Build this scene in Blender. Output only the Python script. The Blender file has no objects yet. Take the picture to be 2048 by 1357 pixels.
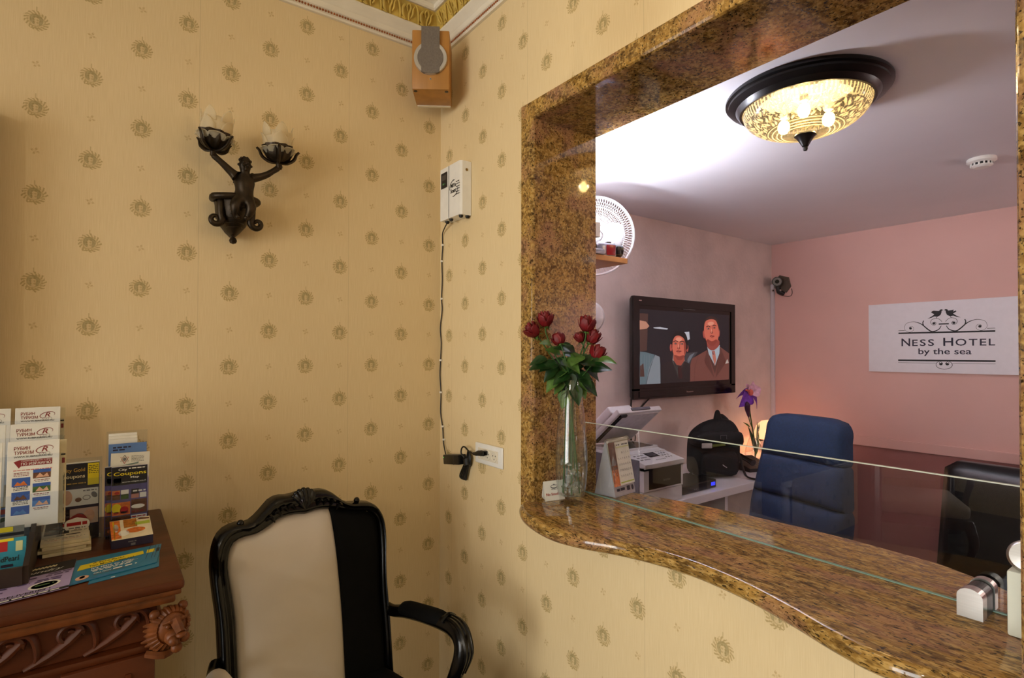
import bpy, bmesh, math, random
from mathutils import Vector, Matrix, Euler, noise
random.seed(7)
sc = bpy.context.scene
COL = sc.collection
PI = math.pi

# ---------------------------------------------------------------- camera, world, light, exposure
H = 1.55
cd = bpy.data.cameras.new('camera'); cam = bpy.data.objects.new('camera', cd); COL.objects.link(cam)
cd.sensor_fit = 'HORIZONTAL'; cd.sensor_width = 36.0
cd.lens = 1100.7032 / 2048 * 36.0
cd.shift_y = 13.0105 / 2048
cd.clip_start = 0.02
YAW, PITCH, ROLL = 0.6332, 0.0126, 0.0014
fw = Vector((math.sin(YAW)*math.cos(PITCH), math.cos(YAW)*math.cos(PITCH), math.sin(PITCH)))
rt = Vector((math.cos(YAW), -math.sin(YAW), 0)); up = rt.cross(fw)
r2 = rt*math.cos(ROLL) + up*math.sin(ROLL); u2 = up*math.cos(ROLL) - rt*math.sin(ROLL)
cam.matrix_world = Matrix(((r2.x, u2.x, -fw.x, -1.2037), (r2.y, u2.y, -fw.y, -2.1856), (r2.z, u2.z, -fw.z, H), (0, 0, 0, 1)))
sc.camera = cam

w = bpy.data.worlds.new('sky'); sc.world = w; w.use_nodes = True
bg = w.node_tree.nodes['Background']; bg.inputs[0].default_value = (0.80, 0.88, 1.0, 1); bg.inputs[1].default_value = 2.2

sc.cycles.transparent_max_bounces = 40
sc.view_settings.view_transform = 'Standard'; sc.view_settings.look = 'None'
sc.view_settings.exposure = 0.0; sc.view_settings.gamma = 1.0; sc.view_settings.use_curve_mapping = False

def light(kind, name, loc, energy, color, size=None, rot=None, sy=None):
    l = bpy.data.lights.new(name, kind); l.energy = energy; l.color = color
    if kind == 'AREA':
        l.shape = 'RECTANGLE'; l.size = size; l.size_y = sy or size
    elif size: l.shadow_soft_size = size
    o = bpy.data.objects.new(name, l); COL.objects.link(o); o.location = loc
    if rot: o.rotation_euler = rot
    return o
# daylight through the glazed lobby entrance (far left, behind the viewer)
dl_ = light('AREA', 'daylight', (-5.05, -2.3, 1.35), 40, (1.0, 0.96, 0.88), 2.4, (0, -PI/2, 0), 2.3)

dl_.data.spread = math.radians(85)          # beam narrowed on purpose so that less daylight reaches the left wall

# ---------------------------------------------------------------- node helper: arithmetic on sockets
class N:
    def __init__(s, nt, k): s.nt, s.k = nt, k
    def _m(s, op, *a):
        n = s.nt.nodes.new('ShaderNodeMath'); n.operation = op
        for i, v in enumerate(a):
            if isinstance(v, N): s.nt.links.new(v.k, n.inputs[i])
            else: n.inputs[i].default_value = v
        return N(s.nt, n.outputs[0])
    def __add__(s, o): return s._m('ADD', s, o)
    def __radd__(s, o): return s._m('ADD', o, s)
    def __sub__(s, o): return s._m('SUBTRACT', s, o)
    def __rsub__(s, o): return s._m('SUBTRACT', o, s)
    def __mul__(s, o): return s._m('MULTIPLY', s, o)
    def __rmul__(s, o): return s._m('MULTIPLY', o, s)
    def __truediv__(s, o): return s._m('DIVIDE', s, o)
    def f(s, op, *a): return s._m(op, s, *a)
    def gt(s, o): return s._m('GREATER_THAN', s, o)
    def lt(s, o): return s._m('LESS_THAN', s, o)
    def ramp(s, a, b):                       # clamped linear 0..1 between a and b
        n = s.nt.nodes.new('ShaderNodeMapRange'); s.nt.links.new(s.k, n.inputs[0])
        n.inputs[1].default_value = a; n.inputs[2].default_value = b
        return N(s.nt, n.outputs[0])

def newmat(name):
    m = bpy.data.materials.new(name); m.use_nodes = True
    return m, m.node_tree, m.node_tree.nodes['Principled BSDF']
def coords(nt, scale=(1, 1, 1), kind='Object'):
    t = nt.nodes.new('ShaderNodeTexCoord'); mp = nt.nodes.new('ShaderNodeMapping')
    mp.inputs['Scale'].default_value = scale
    nt.links.new(t.outputs[kind], mp.inputs[0]); return mp.outputs[0]
def tex(nt, co, scale, detail=4, kind='ShaderNodeTexNoise', out=0):
    n = nt.nodes.new(kind); n.inputs['Scale'].default_value = scale
    if 'Detail' in n.inputs: n.inputs['Detail'].default_value = detail
    nt.links.new(co, n.inputs['Vector']); return N(nt, n.outputs[out])
def mix(nt, fac, a, b):
    n = nt.nodes.new('ShaderNodeMix'); n.data_type = 'RGBA'
    for i, v in ((0, fac), (6, a), (7, b)):
        if isinstance(v, N): nt.links.new(v.k, n.inputs[i])
        elif isinstance(v, (int, float)): n.inputs[i].default_value = v
        else: n.inputs[i].default_value = (*v, 1)
    return N(nt, n.outputs[2])
def bump(nt, b, h, dist, strength=1.0):
    n = nt.nodes.new('ShaderNodeBump'); n.inputs['Distance'].default_value = dist; n.inputs['Strength'].default_value = strength
    nt.links.new(h.k, n.inputs['Height']); nt.links.new(n.outputs[0], b.inputs['Normal'])
def srgb(r, g, b):
    f = lambda c: (c/255/12.92 if c/255 <= .04045 else ((c/255+.055)/1.055)**2.4)
    return (f(r), f(g), f(b))

MATS = {}
def mat(name, rgb, rough=0.5, metal=0.0, var=0.10, scale=30, bmp=0.0, stretch=(1, 1, 1), coat=0.0, spec=0.5, sheen=0.0):
    if name in MATS: return MATS[name]
    m, nt, b = newmat(name); c = srgb(*rgb)
    n = tex(nt, coords(nt, stretch), scale, 5)
    k = mix(nt, n.ramp(.3, .7), tuple(x*(1-var) for x in c), tuple(min(1, x*(1+var)) for x in c))
    nt.links.new(k.k, b.inputs['Base Color'])
    b.inputs['Roughness'].default_value = rough; b.inputs['Metallic'].default_value = metal
    b.inputs['Coat Weight'].default_value = coat; b.inputs['Coat Roughness'].default_value = 0.08
    b.inputs['Specular IOR Level'].default_value = spec
    if sheen: b.inputs['Sheen Weight'].default_value = sheen
    if bmp: bump(nt, b, n, bmp)
    MATS[name] = m; return m
def emit(name, rgb, strength, base=None):
    if name in MATS: return MATS[name]
    m, nt, b = newmat(name); c = srgb(*rgb)
    b.inputs['Base Color'].default_value = (*(base or (c if strength < 5 else (.8, .8, .8))), 1)
    b.inputs['Emission Color'].default_value = (*c, 1); b.inputs['Emission Strength'].default_value = strength
    MATS[name] = m; return m
def clear(name, tint=(1, 1, 1), rough=0.0, gloss=1.0, ior=1.5, haze=0.0, hazecol=(1, 1, 1)):
    """thin clear pane: Fresnel mix of see-through and mirror, optionally a little frost"""
    if name in MATS: return MATS[name]
    m = bpy.data.materials.new(name); m.use_nodes = True; nt = m.node_tree; nt.nodes.clear()
    o = nt.nodes.new('ShaderNodeOutputMaterial'); t = nt.nodes.new('ShaderNodeBsdfTransparent'); g = nt.nodes.new('ShaderNodeBsdfGlossy')
    t.inputs[0].default_value = (*tint, 1); g.inputs['Roughness'].default_value = rough
    fr = nt.nodes.new('ShaderNodeFresnel'); fr.inputs[0].default_value = ior
    nz = tex(nt, coords(nt), 3, 1)
    ge = nt.nodes.new('ShaderNodeNewGeometry')
    fac = N(nt, fr.outputs[0])*(nz*0.02+gloss)*(1.0-N(nt, ge.outputs['Backfacing']))
    mx = nt.nodes.new('ShaderNodeMixShader'); nt.links.new(fac.k, mx.inputs[0]); nt.links.new(t.outputs[0], mx.inputs[1]); nt.links.new(g.outputs[0], mx.inputs[2])
    res = mx.outputs[0]
    if haze:
        d = nt.nodes.new('ShaderNodeBsdfTranslucent'); d.inputs[0].default_value = (*hazecol, 1)
        d2 = nt.nodes.new('ShaderNodeBsdfDiffuse'); d2.inputs[0].default_value = (*hazecol, 1)
        ad = nt.nodes.new('ShaderNodeMixShader'); ad.inputs[0].default_value = .5
        nt.links.new(d.outputs[0], ad.inputs[1]); nt.links.new(d2.outputs[0], ad.inputs[2])
        m2 = nt.nodes.new('ShaderNodeMixShader'); m2.inputs[0].default_value = haze
        nt.links.new(res, m2.inputs[1]); nt.links.new(ad.outputs[0], m2.inputs[2]); res = m2.outputs[0]
    nt.links.new(res, o.inputs[0]); MATS[name] = m; return m

# ---------------------------------------------------------------- mesh helpers
MW = {}
def thing(name, label, cat, loc=(0, 0, 0), rot=0.0, group=None, euler=None):
    o = bpy.data.objects.new(name, None); COL.objects.link(o); o.empty_display_size = .05
    o.location = loc; o.rotation_euler = euler or (0, 0, rot)
    o['label'] = label; o['category'] = cat
    if group: o['group'] = group
    MW[o] = Matrix.Translation(loc) @ Euler(o.rotation_euler).to_matrix().to_4x4()
    return o
def tag(o, label, cat, group=None):
    o['label'] = label; o['category'] = cat
    if group: o['group'] = group
    return o

class MB:
    """collects shapes in a bmesh; build() links them as ONE mesh object"""
    def __init__(s): s.bm = bmesh.new(); s.mi = 0
    def _fin(s, verts, M=None):
        if M is not None: bmesh.ops.transform(s.bm, matrix=M, verts=verts)
        if s.mi:
            for v in verts:
                for f in v.link_faces: f.material_index = s.mi
        return verts
    def face(s, pts):
        vs = [s.bm.verts.new(p) for p in pts]
        f = s.bm.faces.new(vs); f.material_index = s.mi; return vs
    def box(s, lo, hi, M=None, bev=0.0, seg=2):
        r = bmesh.ops.create_cube(s.bm, size=1.0); vs = r['verts']
        c = [(a+b)/2 for a, b in zip(lo, hi)]; d = [abs(b-a) for a, b in zip(lo, hi)]
        for v in vs: v.co = Vector((c[0]+v.co.x*d[0], c[1]+v.co.y*d[1], c[2]+v.co.z*d[2]))
        if bev:
            es = {e for v in vs for e in v.link_edges}
            r = bmesh.ops.bevel(s.bm, geom=list(es), offset=bev, segments=seg, profile=.5, affect='EDGES')
            vs = list({v for f in r['faces'] for v in f.verts} | {v for v in vs if v.is_valid})
        return s._fin(vs, M)
    def cyl(s, p0, p1, r0, r1=None, seg=20, caps=True):
        p0, p1 = Vector(p0), Vector(p1); r1 = r0 if r1 is None else r1; d = p1-p0
        q = d.to_track_quat('Z', 'Y').to_matrix().to_4x4()
        r = bmesh.ops.create_cone(s.bm, cap_ends=caps, segments=seg, radius1=max(r0, 1e-5), radius2=max(r1, 1e-5), depth=d.length)
        return s._fin(r['verts'], Matrix.Translation((p0+p1)/2) @ q)
    def sph(s, c, r, sub=2, sc=(1, 1, 1), M=None):
        g = bmesh.ops.create_icosphere(s.bm, subdivisions=sub, radius=1.0)
        for v in g['verts']: v.co = Vector((c[0]+v.co.x*r*sc[0], c[1]+v.co.y*r*sc[1], c[2]+v.co.z*r*sc[2]))
        return s._fin(g['verts'], M)
    def loft(s, rings, close=True, caps=True, wrap=False):
        R = [[s.bm.verts.new(p) for p in ring] for ring in rings]; n = len(R[0]); m = len(R)
        for i in range(m if wrap else m-1):
            a, b = R[i], R[(i+1) % m]
            for j in range(n if close else n-1):
                k = (j+1) % n
                try: f = s.bm.faces.new((a[j], a[k], b[k], b[j])); f.material_index = s.mi
                except ValueError: pass
        if caps and close and not wrap:
            for ring in (R[0][::-1], R[-1]):
                try: f = s.bm.faces.new(ring); f.material_index = s.mi
                except ValueError: pass
        return [v for r in R for v in r]
    def lathe(s, prof, c=(0, 0, 0), seg=32, M=None, caps=True, fn=None):
        rings = []
        for r, z in prof:
            ring = []
            for k in range(seg):
                a = 2*PI*k/seg; rr = r*(fn(a, r, z) if fn else 1)
                ring.append((c[0]+rr*math.cos(a), c[1]+rr*math.sin(a), c[2]+z))
            rings.append(ring)
        return s._fin(s.loft(rings, caps=caps), M)
    def tube(s, pts, r, seg=8, caps=True, smooth=0, M=None, flat=1.0):
        pts = [Vector(p) for p in pts]
        if smooth: pts, r = spline(pts, smooth, r)
        n = len(pts); rr = r if isinstance(r, (list, tuple)) else [r]*n
        t0 = (pts[1]-pts[0]).normalized(); a = t0.orthogonal().normalized(); rings = []
        for i in range(n):
            t = (pts[min(i+1, n-1)]-pts[max(i-1, 0)])
            t = t.normalized() if t.length > 1e-9 else t0
            a = (a - t*a.dot(t)); a = a.normalized() if a.length > 1e-9 else t.orthogonal().normalized(); b = t.cross(a)
            rings.append([pts[i]+(a*math.cos(2*PI*k/seg)+b*math.sin(2*PI*k/seg)*flat)*rr[i] for k in range(seg)])
        return s._fin(s.loft(rings, caps=caps), M)
    def prism(s, poly, fn, d0, d1):
        """2-D outline extruded from depth d0 to d1; fn(a, b, d) maps to 3-D"""
        A = [s.bm.verts.new(fn(a, b, d0)) for a, b in poly]; B = [s.bm.verts.new(fn(a, b, d1)) for a, b in poly]; n = len(poly)
        fs = [s.bm.faces.new(A[::-1]), s.bm.faces.new(B)]
        for i in range(n): fs.append(s.bm.faces.new((A[i], A[(i+1) % n], B[(i+1) % n], B[i])))
        for f in fs: f.material_index = s.mi
        return A+B
    def build(s, name, m, parent=None, smooth=False, world=False, angle=0.7, sub=0):
        bm = s.bm
        if world and parent is not None: bmesh.ops.transform(bm, matrix=MW[parent].inverted(), verts=bm.verts)
        bmesh.ops.recalc_face_normals(bm, faces=bm.faces)
        me = bpy.data.meshes.new(name); 
        if smooth:
            for f in bm.faces: f.smooth = True
            for e in bm.edges:
                if len(e.link_faces) == 2 and e.calc_face_angle(0) > angle: e.smooth = False
        bm.to_mesh(me); bm.free()
        for k in (m if isinstance(m, (list, tuple)) else [m]): me.materials.append(k)
        o = bpy.data.objects.new(name, me); COL.objects.link(o)
        if parent is not None: o.parent = parent; MW[o] = MW[parent]
        else: MW[o] = Matrix.Identity(4)
        if sub:
            md = o.modifiers.new('smooth', 'SUBSURF'); md.levels = sub; md.render_levels = sub
        return o
def struct(o): o['kind'] = 'structure'; return o

def spline(pts, k, r=None):
    n = len(pts); out = []; ro = []; rr = r if isinstance(r, (list, tuple)) else [r]*n
    for i in range(n-1):
        p0, p1, p2, p3 = pts[max(i-1, 0)], pts[i], pts[i+1], pts[min(i+2, n-1)]
        for j in range(k):
            t = j/k
            out.append(.5*((2*p1)+(p2-p0)*t+(2*p0-5*p1+4*p2-p3)*t*t+(3*p1-p0-3*p2+p3)*t**3))
            if r is not None: ro.append(rr[i]*(1-t)+rr[i+1]*t)
    out.append(pts[-1]); ro.append(rr[-1])
    return out, ro
def spl2(pts, k=6):
    return [(p.x, p.y) for p in spline([Vector((a, b, 0)) for a, b in pts], k)[0]]
def resample(pts, n):
    L = [0]
    for a, b in zip(pts, pts[1:]): L.append(L[-1]+math.dist(a, b))
    out = []; j = 0
    for i in range(n):
        t = L[-1]*i/(n-1)
        while j < len(L)-2 and L[j+1] < t: j += 1
        f = (t-L[j])/max(L[j+1]-L[j], 1e-9)
        out.append(tuple(a+(b-a)*f for a, b in zip(pts[j], pts[j+1])))
    return out

_tc = {}
def glyphs(body, bold=0.0):
    if (body, bold) not in _tc:
        cu = bpy.data.curves.new('txt', 'FONT'); cu.body = body; cu.size = 1; cu.resolution_u = 3; cu.offset = bold
        o = bpy.data.objects.new('txt', cu); COL.objects.link(o)
        me = bpy.data.meshes.new_from_object(o.evaluated_get(bpy.context.evaluated_depsgraph_get()))
        vs = [(v.co.x, v.co.y) for v in me.vertices]; fs = [tuple(p.vertices) for p in me.polygons]
        bpy.data.objects.remove(o); bpy.data.curves.remove(cu); bpy.data.meshes.remove(me)
        _tc[(body, bold)] = (vs, fs)
    return _tc[(body, bold)]

class Sheet:
    """printed layers on a flat or bent surface: origin O, axes u (right) and v (up), normal towards the reader"""
    def __init__(s, O, u, v, step=0.00025, warp=None):
        s.O, s.u, s.v = Vector(O), Vector(u), Vector(v); s.n = s.u.cross(s.v).normalized()
        s.step = step; s.mb = MB(); s.mats = []; s.lay = 1; s.warp = warp
    def P(s, x, y): 
        if s.warp: return s.warp(x, y, s.lay*s.step)
        return s.O+s.u*x+s.v*y+s.n*(s.step*s.lay)
    def m(s, m):
        if m not in s.mats: s.mats.append(m)
        s.mb.mi = s.mats.index(m)
    def poly(s, pts, m):
        s.m(m)
        vs = [s.mb.bm.verts.new(s.P(*p)) for p in pts]
        try:
            f = s.mb.bm.faces.new(vs); f.material_index = s.mb.mi
            if len(pts) > 4: bmesh.ops.triangulate(s.mb.bm, faces=[f])
        except ValueError: pass
        return s
    def rect(s, x0, y0, x1, y1, m): return s.poly([(x0, y0), (x1, y0), (x1, y1), (x0, y1)], m)
    def ell(s, cx, cy, rx, ry, m, n=24, rot=0.0):
        c, d = math.cos(rot), math.sin(rot)
        return s.poly([(cx+rx*math.cos(a)*c-ry*math.sin(a)*d, cy+rx*math.cos(a)*d+ry*math.sin(a)*c) for a in [2*PI*i/n for i in range(n)]], m)
    def line(s, pts, wd, m, k=0):
        if k: pts = spl2(pts, k)
        s.m(m); n = len(pts); L = []; R = []
        for i in range(n):
            a, b = pts[max(i-1, 0)], pts[min(i+1, n-1)]; d = Vector((b[0]-a[0], b[1]-a[1])); d = d.normalized() if d.length > 1e-9 else Vector((1, 0))
            ww = (wd(i/(n-1)) if callable(wd) else wd)/2
            L.append(s.mb.bm.verts.new(s.P(pts[i][0]-d.y*ww, pts[i][1]+d.x*ww))); R.append(s.mb.bm.verts.new(s.P(pts[i][0]+d.y*ww, pts[i][1]-d.x*ww)))
        for i in range(n-1):
            f = s.mb.bm.faces.new((R[i], R[i+1], L[i+1], L[i])); f.material_index = s.mb.mi
        return s
    def text(s, body, x, y, h, w, m, slant=0.0, center=False, bold=0.012):
        s.m(m); vs, fs = glyphs(body, bold)
        x0 = min(p[0] for p in vs); x1 = max(p[0] for p in vs); y0 = min(p[1] for p in vs); y1 = max(p[1] for p in vs)
        sy = h/(y1-y0); sx = (w/(x1-x0)) if w else sy; ox = x-(sx*(x1-x0)/2 if center else 0)
        V = [s.mb.bm.verts.new(s.P(ox+(a-x0)*sx+slant*(b-y0)*sy, y+(b-y0)*sy)) for a, b in vs]
        for f in fs:
            try: g = s.mb.bm.faces.new([V[i] for i in f]); g.material_index = s.mb.mi
            except ValueError: pass
        return s
    def scrib(s, x0, x1, y, h, m, seed=0, gap=.35):        # a line of print too small to read
        rd = random.Random(seed); x = x0
        while x < x1:
            wl = h*rd.uniform(1.2, 4); s.rect(x, y, min(x+wl, x1), y+h, m); x += wl+h*gap*2
        return s
    def up(s): s.lay += 1; return s
    def build(s, name, parent, world=False):
        bm = s.mb.bm
        if world: bmesh.ops.transform(bm, matrix=MW[parent].inverted(), verts=bm.verts)
        me = bpy.data.meshes.new(name); bm.normal_update(); bm.to_mesh(me); bm.free()
        for k in s.mats: me.materials.append(k)
        o = bpy.data.objects.new(name, me); COL.objects.link(o); o.parent = parent; MW[o] = MW[parent]; return o

# ---------------------------------------------------------------- surface materials
def wallpaper(name, axis, u0, v0):
    m, nt, b = newmat(name)
    sep = nt.nodes.new('ShaderNodeSeparateXYZ'); nt.links.new(coords(nt), sep.inputs[0])
    u, v = N(nt, sep.outputs[axis]), N(nt, sep.outputs[2]); S, V = .13290, .264
    c = (u-u0)/S; col = c.f('ROUND'); du = (c-col)*S; odd = (col*.5).f('FRACT')
    r1 = (v-v0)/V+odd; dr = (r1-r1.f('ROUND'))*V; r2_ = r1+.5; ds = (r2_-r2_.f('ROUND'))*V
    R = .0315; p, q = du/R, dr/R
    rad = (p*p+q*q).f('SQRT'); ang = p.f('ARCTAN2', q); nz = tex(nt, coords(nt), 230, 2); nz2 = tex(nt, coords(nt), 90, 2)
    edge = .93+(ang*9).f('SINE')*.05+(nz2-.5)*.35
    rays = ((ang*17+rad*14).f('SINE')+(nz-.5)*3.4).ramp(-.5, .6)
    ring = rad.gt(.60)*rad.lt(edge)*rays
    scroll = rad.gt(.40)*rad.lt(.72)*((rad*26+(ang*3).f('SINE')*2).f('SINE')).ramp(-.4, .5)
    arch = (p*p+(q-.08)*(q-.08)*.8).f('SQRT'); arch = arch.gt(.20)*arch.lt(.5)*q.gt(-.40)*(nz2.ramp(.2, .5)*.6+.4)*(1.0-p.f('ABSOLUTE').lt(.16)*q.lt(.02))
    face = (p*p*1.5+(q-.05)*(q-.05)).f('SQRT'); face = face.lt(.40)*((q*24).f('SINE')+(p*22).f('SINE')+(nz-.5)).ramp(-.3, .7)
    low = q.lt(-.5)*rad.lt(.92)*p.f('ABSOLUTE').lt(.55)*((p*p*9+q*24).f('SINE')).ramp(-.2, .5)
    tip = p.f('ABSOLUTE').lt(.05)*q.gt(.9)*q.lt(1.35)*.6
    gold = ring.f('MAXIMUM', scroll*.75).f('MAXIMUM', face*.85).f('MAXIMUM', low).f('MAXIMUM', tip)
    ps, qs = du/.0105, ds/.0105; rs = (ps*ps+qs*qs).f('SQRT'); as_ = ps.f('ARCTAN2', qs)
    small = rs.lt(.75+(as_*4).f('SINE')*.45)*(.75-(rs*7).f('SINE')*.35)*nz.ramp(.3, .55)
    # paper: fine vertical ribs, faint blotches
    rib = tex(nt, coords(nt, (900 if axis == 0 else 900, 900, 14)), 1, 2); blot = tex(nt, coords(nt), 2.2, 4)
    base = mix(nt, rib.ramp(.3, .7), srgb(220, 196, 150), srgb(230, 208, 164)); base = mix(nt, blot.ramp(.4, .75)*.25, base, srgb(212, 186, 138))
    haze = rad.ramp(1.0, .5)*.22
    k = mix(nt, haze.f('MAXIMUM', gold*.6), base, srgb(150, 122, 52)); k = mix(nt, arch*.46, k, srgb(112, 104, 48)); k = mix(nt, small*.5, k, srgb(168, 128, 62))
    # paper joints every fourth column
    seam = ((u-u0)/(4*S)+(.6875 if axis == 0 else .05)).f('FRACT').lt(.0035)
    k = mix(nt, seam*.22, k, srgb(120, 96, 60))
    nt.links.new(k.k, b.inputs['Base Color']); b.inputs['Roughness'].default_value = .62; b.inputs['Specular IOR Level'].default_value = .3
    bump(nt, b, rib, .0006, .35); return m
WP_L = wallpaper('wallpaper_left', 0, -.0574, 1.4971); WP_R = wallpaper('wallpaper_right', 1, -.0793, 1.624)

def granite(name, stretch=(1, 1, 1), warm=1.0):
    m, nt, b = newmat(name); co = coords(nt, stretch)
    a = tex(nt, co, 26, 8); d = tex(nt, co, 95, 4); e = tex(nt, co, 9, 5); s = tex(nt, co, 165, 2)
    g = tex(nt, co, 60, 3)
    k = mix(nt, a.ramp(.32, .64), srgb(94, 66, 28), srgb(172, 132, 66)); k = mix(nt, d.ramp(.47, .62)*.65, k, srgb(204, 168, 100))
    k = mix(nt, e.ramp(.48, .62)*.55, k, srgb(162, 116, 92)); k = mix(nt, g.ramp(.55, .63)*.6, k, srgb(66, 44, 20)); k = mix(nt, s.ramp(.59, .64)*.9, k, srgb(30, 22, 14))
    nt.links.new(k.k, b.inputs['Base Color']); b.inputs['Roughness'].default_value = .06; b.inputs['Specular IOR Level'].default_value = .5
    MATS[name] = m; return m
GRAN = granite('granite_polished'); GRAN_C = granite('granite_counter', (1.6, .45, 1.6))

def paint(name, rgb, mott=.10, scale=3.5, bmp=.0015, rough=.6, dark=None):
    m, nt, b = newmat(name); co = coords(nt, (1, 1, 1)); n = tex(nt, co, scale, 8); f = tex(nt, co, 38, 5); c = srgb(*rgb)
    k = mix(nt, n.ramp(.35, .68), tuple(x*(1-mott) for x in c), tuple(min(1, x*(1+mott*.5)) for x in c))
    nt.links.new(k.k, b.inputs['Base Color']); b.inputs['Roughness'].default_value = rough
    bump(nt, b, f, bmp, .6); MATS[name] = m; return m
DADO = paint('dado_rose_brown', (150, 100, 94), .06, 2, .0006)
PINK = paint('rose_wall_paint', (220, 178, 170), .05, 2, .0006); PLAS = paint('troweled_plaster', (222, 206, 200), .10, 5, .004)
CEIL = paint('white_ceiling_paint', (226, 222, 226), .04, 1.5, .0006); CEILW = paint('lobby_ceiling_paint', (236, 230, 216), .03)
CORN = mat('cornice_white', (232, 224, 206), .55, var=.05, scale=9); GOLD = mat('cornice_gold', (204, 174, 84), .5, var=.22, scale=14)
DENT = mat('dentil_rust', (150, 84, 36), .55, var=.3, scale=60)
STONE = None
def floor_mat():
    m, nt, b = newmat('slate_floor'); co = coords(nt); n = tex(nt, co, 3.2, 9); g = tex(nt, co, 22, 6)
    k = mix(nt, n.ramp(.35, .65), srgb(44, 44, 46), srgb(92, 92, 92)); nt.links.new(k.k, b.inputs['Base Color']); b.inputs['Roughness'].default_value = .28
    bump(nt, b, g, .004, .6); return m
STONE = floor_mat()

WHITE = mat('white_plastic', (232, 230, 224), .35, var=.03); CREAM = mat('cream_plastic', (225, 216, 196), .35, var=.03)
BLACKP = mat('black_plastic', (16, 16, 18), .35, var=.2); RUBBER = mat('black_rubber', (10, 10, 10), .5, var=.2)
STEEL = mat('brushed_steel', (200, 198, 194), .28, 1.0, .06, 8, stretch=(1, 1, 60)); CHROME = mat('bright_metal', (210, 208, 205), .15, 1.0, .03)
BRONZE = mat('dark_bronze', (52, 42, 30), .42, .75, .35, 40, .001); LACQ = mat('black_lacquer', (5, 4, 4), .22, var=.3, spec=.35)
INK = mat('black_ink', (20, 18, 24), .6, var=.1); NAVY = mat('dark_navy_ink', (34, 26, 52), .6, var=.1); GREYI = mat('grey_ink', (110, 108, 108), .6)
REDI = mat('red_ink', (170, 22, 26), .55); DRED = mat('dark_red_ink', (128, 22, 26), .55); PAPER = mat('white_paper', (228, 226, 216), .55, var=.04)
YELL = mat('yellow_ink', (226, 204, 26), .5, var=.05); BLUEI = mat('blue_ink', (46, 86, 160), .5); SKYB = mat('sky_blue_ink', (70, 120, 180), .5, var=.25, scale=60)
TEAL = mat('teal_ink', (34, 118, 152), .45, var=.06); LILAC = mat('lilac_ink', (170, 152, 196), .5, var=.05); LIME = mat('lime_ink', (170, 186, 60), .5)
ORNG = mat('orange_ink', (206, 110, 40), .5, var=.3, scale=120); BRNI = mat('brown_ink', (96, 56, 34), .5, var=.5, scale=90); GREENI = mat('green_ink', (60, 92, 40), .5, var=.4, scale=90)
SKIN = mat('pale_photo_ink', (214, 166, 136), .5, var=.15, scale=80); DARKP = mat('night_photo_ink', (34, 30, 40), .5, var=.6, scale=120)

# ---------------------------------------------------------------- setting
OY0, OY1, OZ0, OZ1 = -.617, -2.014, .986, 2.432          # hole for the hatch in the right wall
def wallpiece(mb, y0, y1, z0, z1): mb.box((0, y0, z0), (.30, y1, z1))
mb = MB()
# front skin of the lobby side + body in one mesh: ring of four blocks around the hatch
for a in ((OY0, .368, 0, 3.10), (-4.2, OY1, 0, 3.10), (OY1, OY0, 0, OZ0), (OY1, OY0, OZ1, 3.10)): wallpiece(mb, *a)
wr = struct(mb.build('wall_right', [WP_R, PINK])) 
for p in wr.data.polygons:
    if p.center.x > .2: p.material_index = 1
mb = MB(); mb.box((-5.2, 0, 0), (0, .14, 3.10)); struct(mb.build('wall_left', WP_L))
mb = MB(); mb.box((0, .368, 0), (3.52, .5, 3.10)); struct(mb.build('wall_back', PLAS))
mb = MB(); mb.box((3.513, -3.6, 0), (3.64, .368, 3.10)); struct(mb.build('wall_far', PINK))
mb = MB(); mb.box((.3, -3.72, 0), (3.64, -3.6, 3.10)); struct(mb.build('wall_front', PINK))
mb = MB(); mb.box((-5.2, -4.32, 0), (.0, -4.2, 3.10)); struct(mb.build('wall_entrance_side', mat('lobby_paint', (222, 206, 172), .6)))
mb = MB()
for a in ((-4.32, -3.35, 0, 3.10), (-.85, .14, 0, 3.10), (-3.35, -.85, 2.55, 3.10), (-3.35, -.85, 0, .12)): mb.box((-5.32, a[0], a[2]), (-5.2, a[1], a[3]))
struct(mb.build('wall_street', mat('lobby_paint', (222, 206, 172), .6)))
d = thing('window_2', 'x', 'x', (-5.26, -2.1, 1.33)); del d['label']; del d['category']; struct(d)
mb = MB()
for y in (-3.32, -2.5, -1.7, -.88): mb.box((-5.29, y-.03, .12), (-5.23, y+.03, 2.55))
for z in (.15, 1.05, 2.52): mb.box((-5.285, -3.35, z-.03), (-5.235, -.85, z+.03))
mb.build('window_frame', mat('dark_wood_frame', (60, 40, 26), .4), d, world=True)
mb = MB(); mb.box((-5.264, -3.32, .15), (-5.256, -.88, 2.52)); mb.build('window_pane', clear('clear_glass'), d, world=True)
mb = MB(); mb.box((-5.3, -4.3, -.1), (3.64, .5, 0)); struct(mb.build('floor', STONE))
mb = MB(); mb.box((-5.3, -4.3, 3.10), (.3, .5, 3.08)); struct(mb.build('ceiling', CEILW))
mb = MB(); mb.box((.3, -3.7, 2.5), (3.6, .45, 2.6)); struct(mb.build('ceiling_office', CEIL))
# dusty repair patch on the office ceiling
# chair rail board on the far wall
mb = MB(); mb.box((3.492, -3.6, .835), (3.514, .368, .905), bev=.004); struct(mb.build('trim_1', PINK))

mb = MB(); mb.box((3.506, -3.6, 0), (3.5135, .368, .835)); struct(mb.build('trim_6', DADO))
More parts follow.
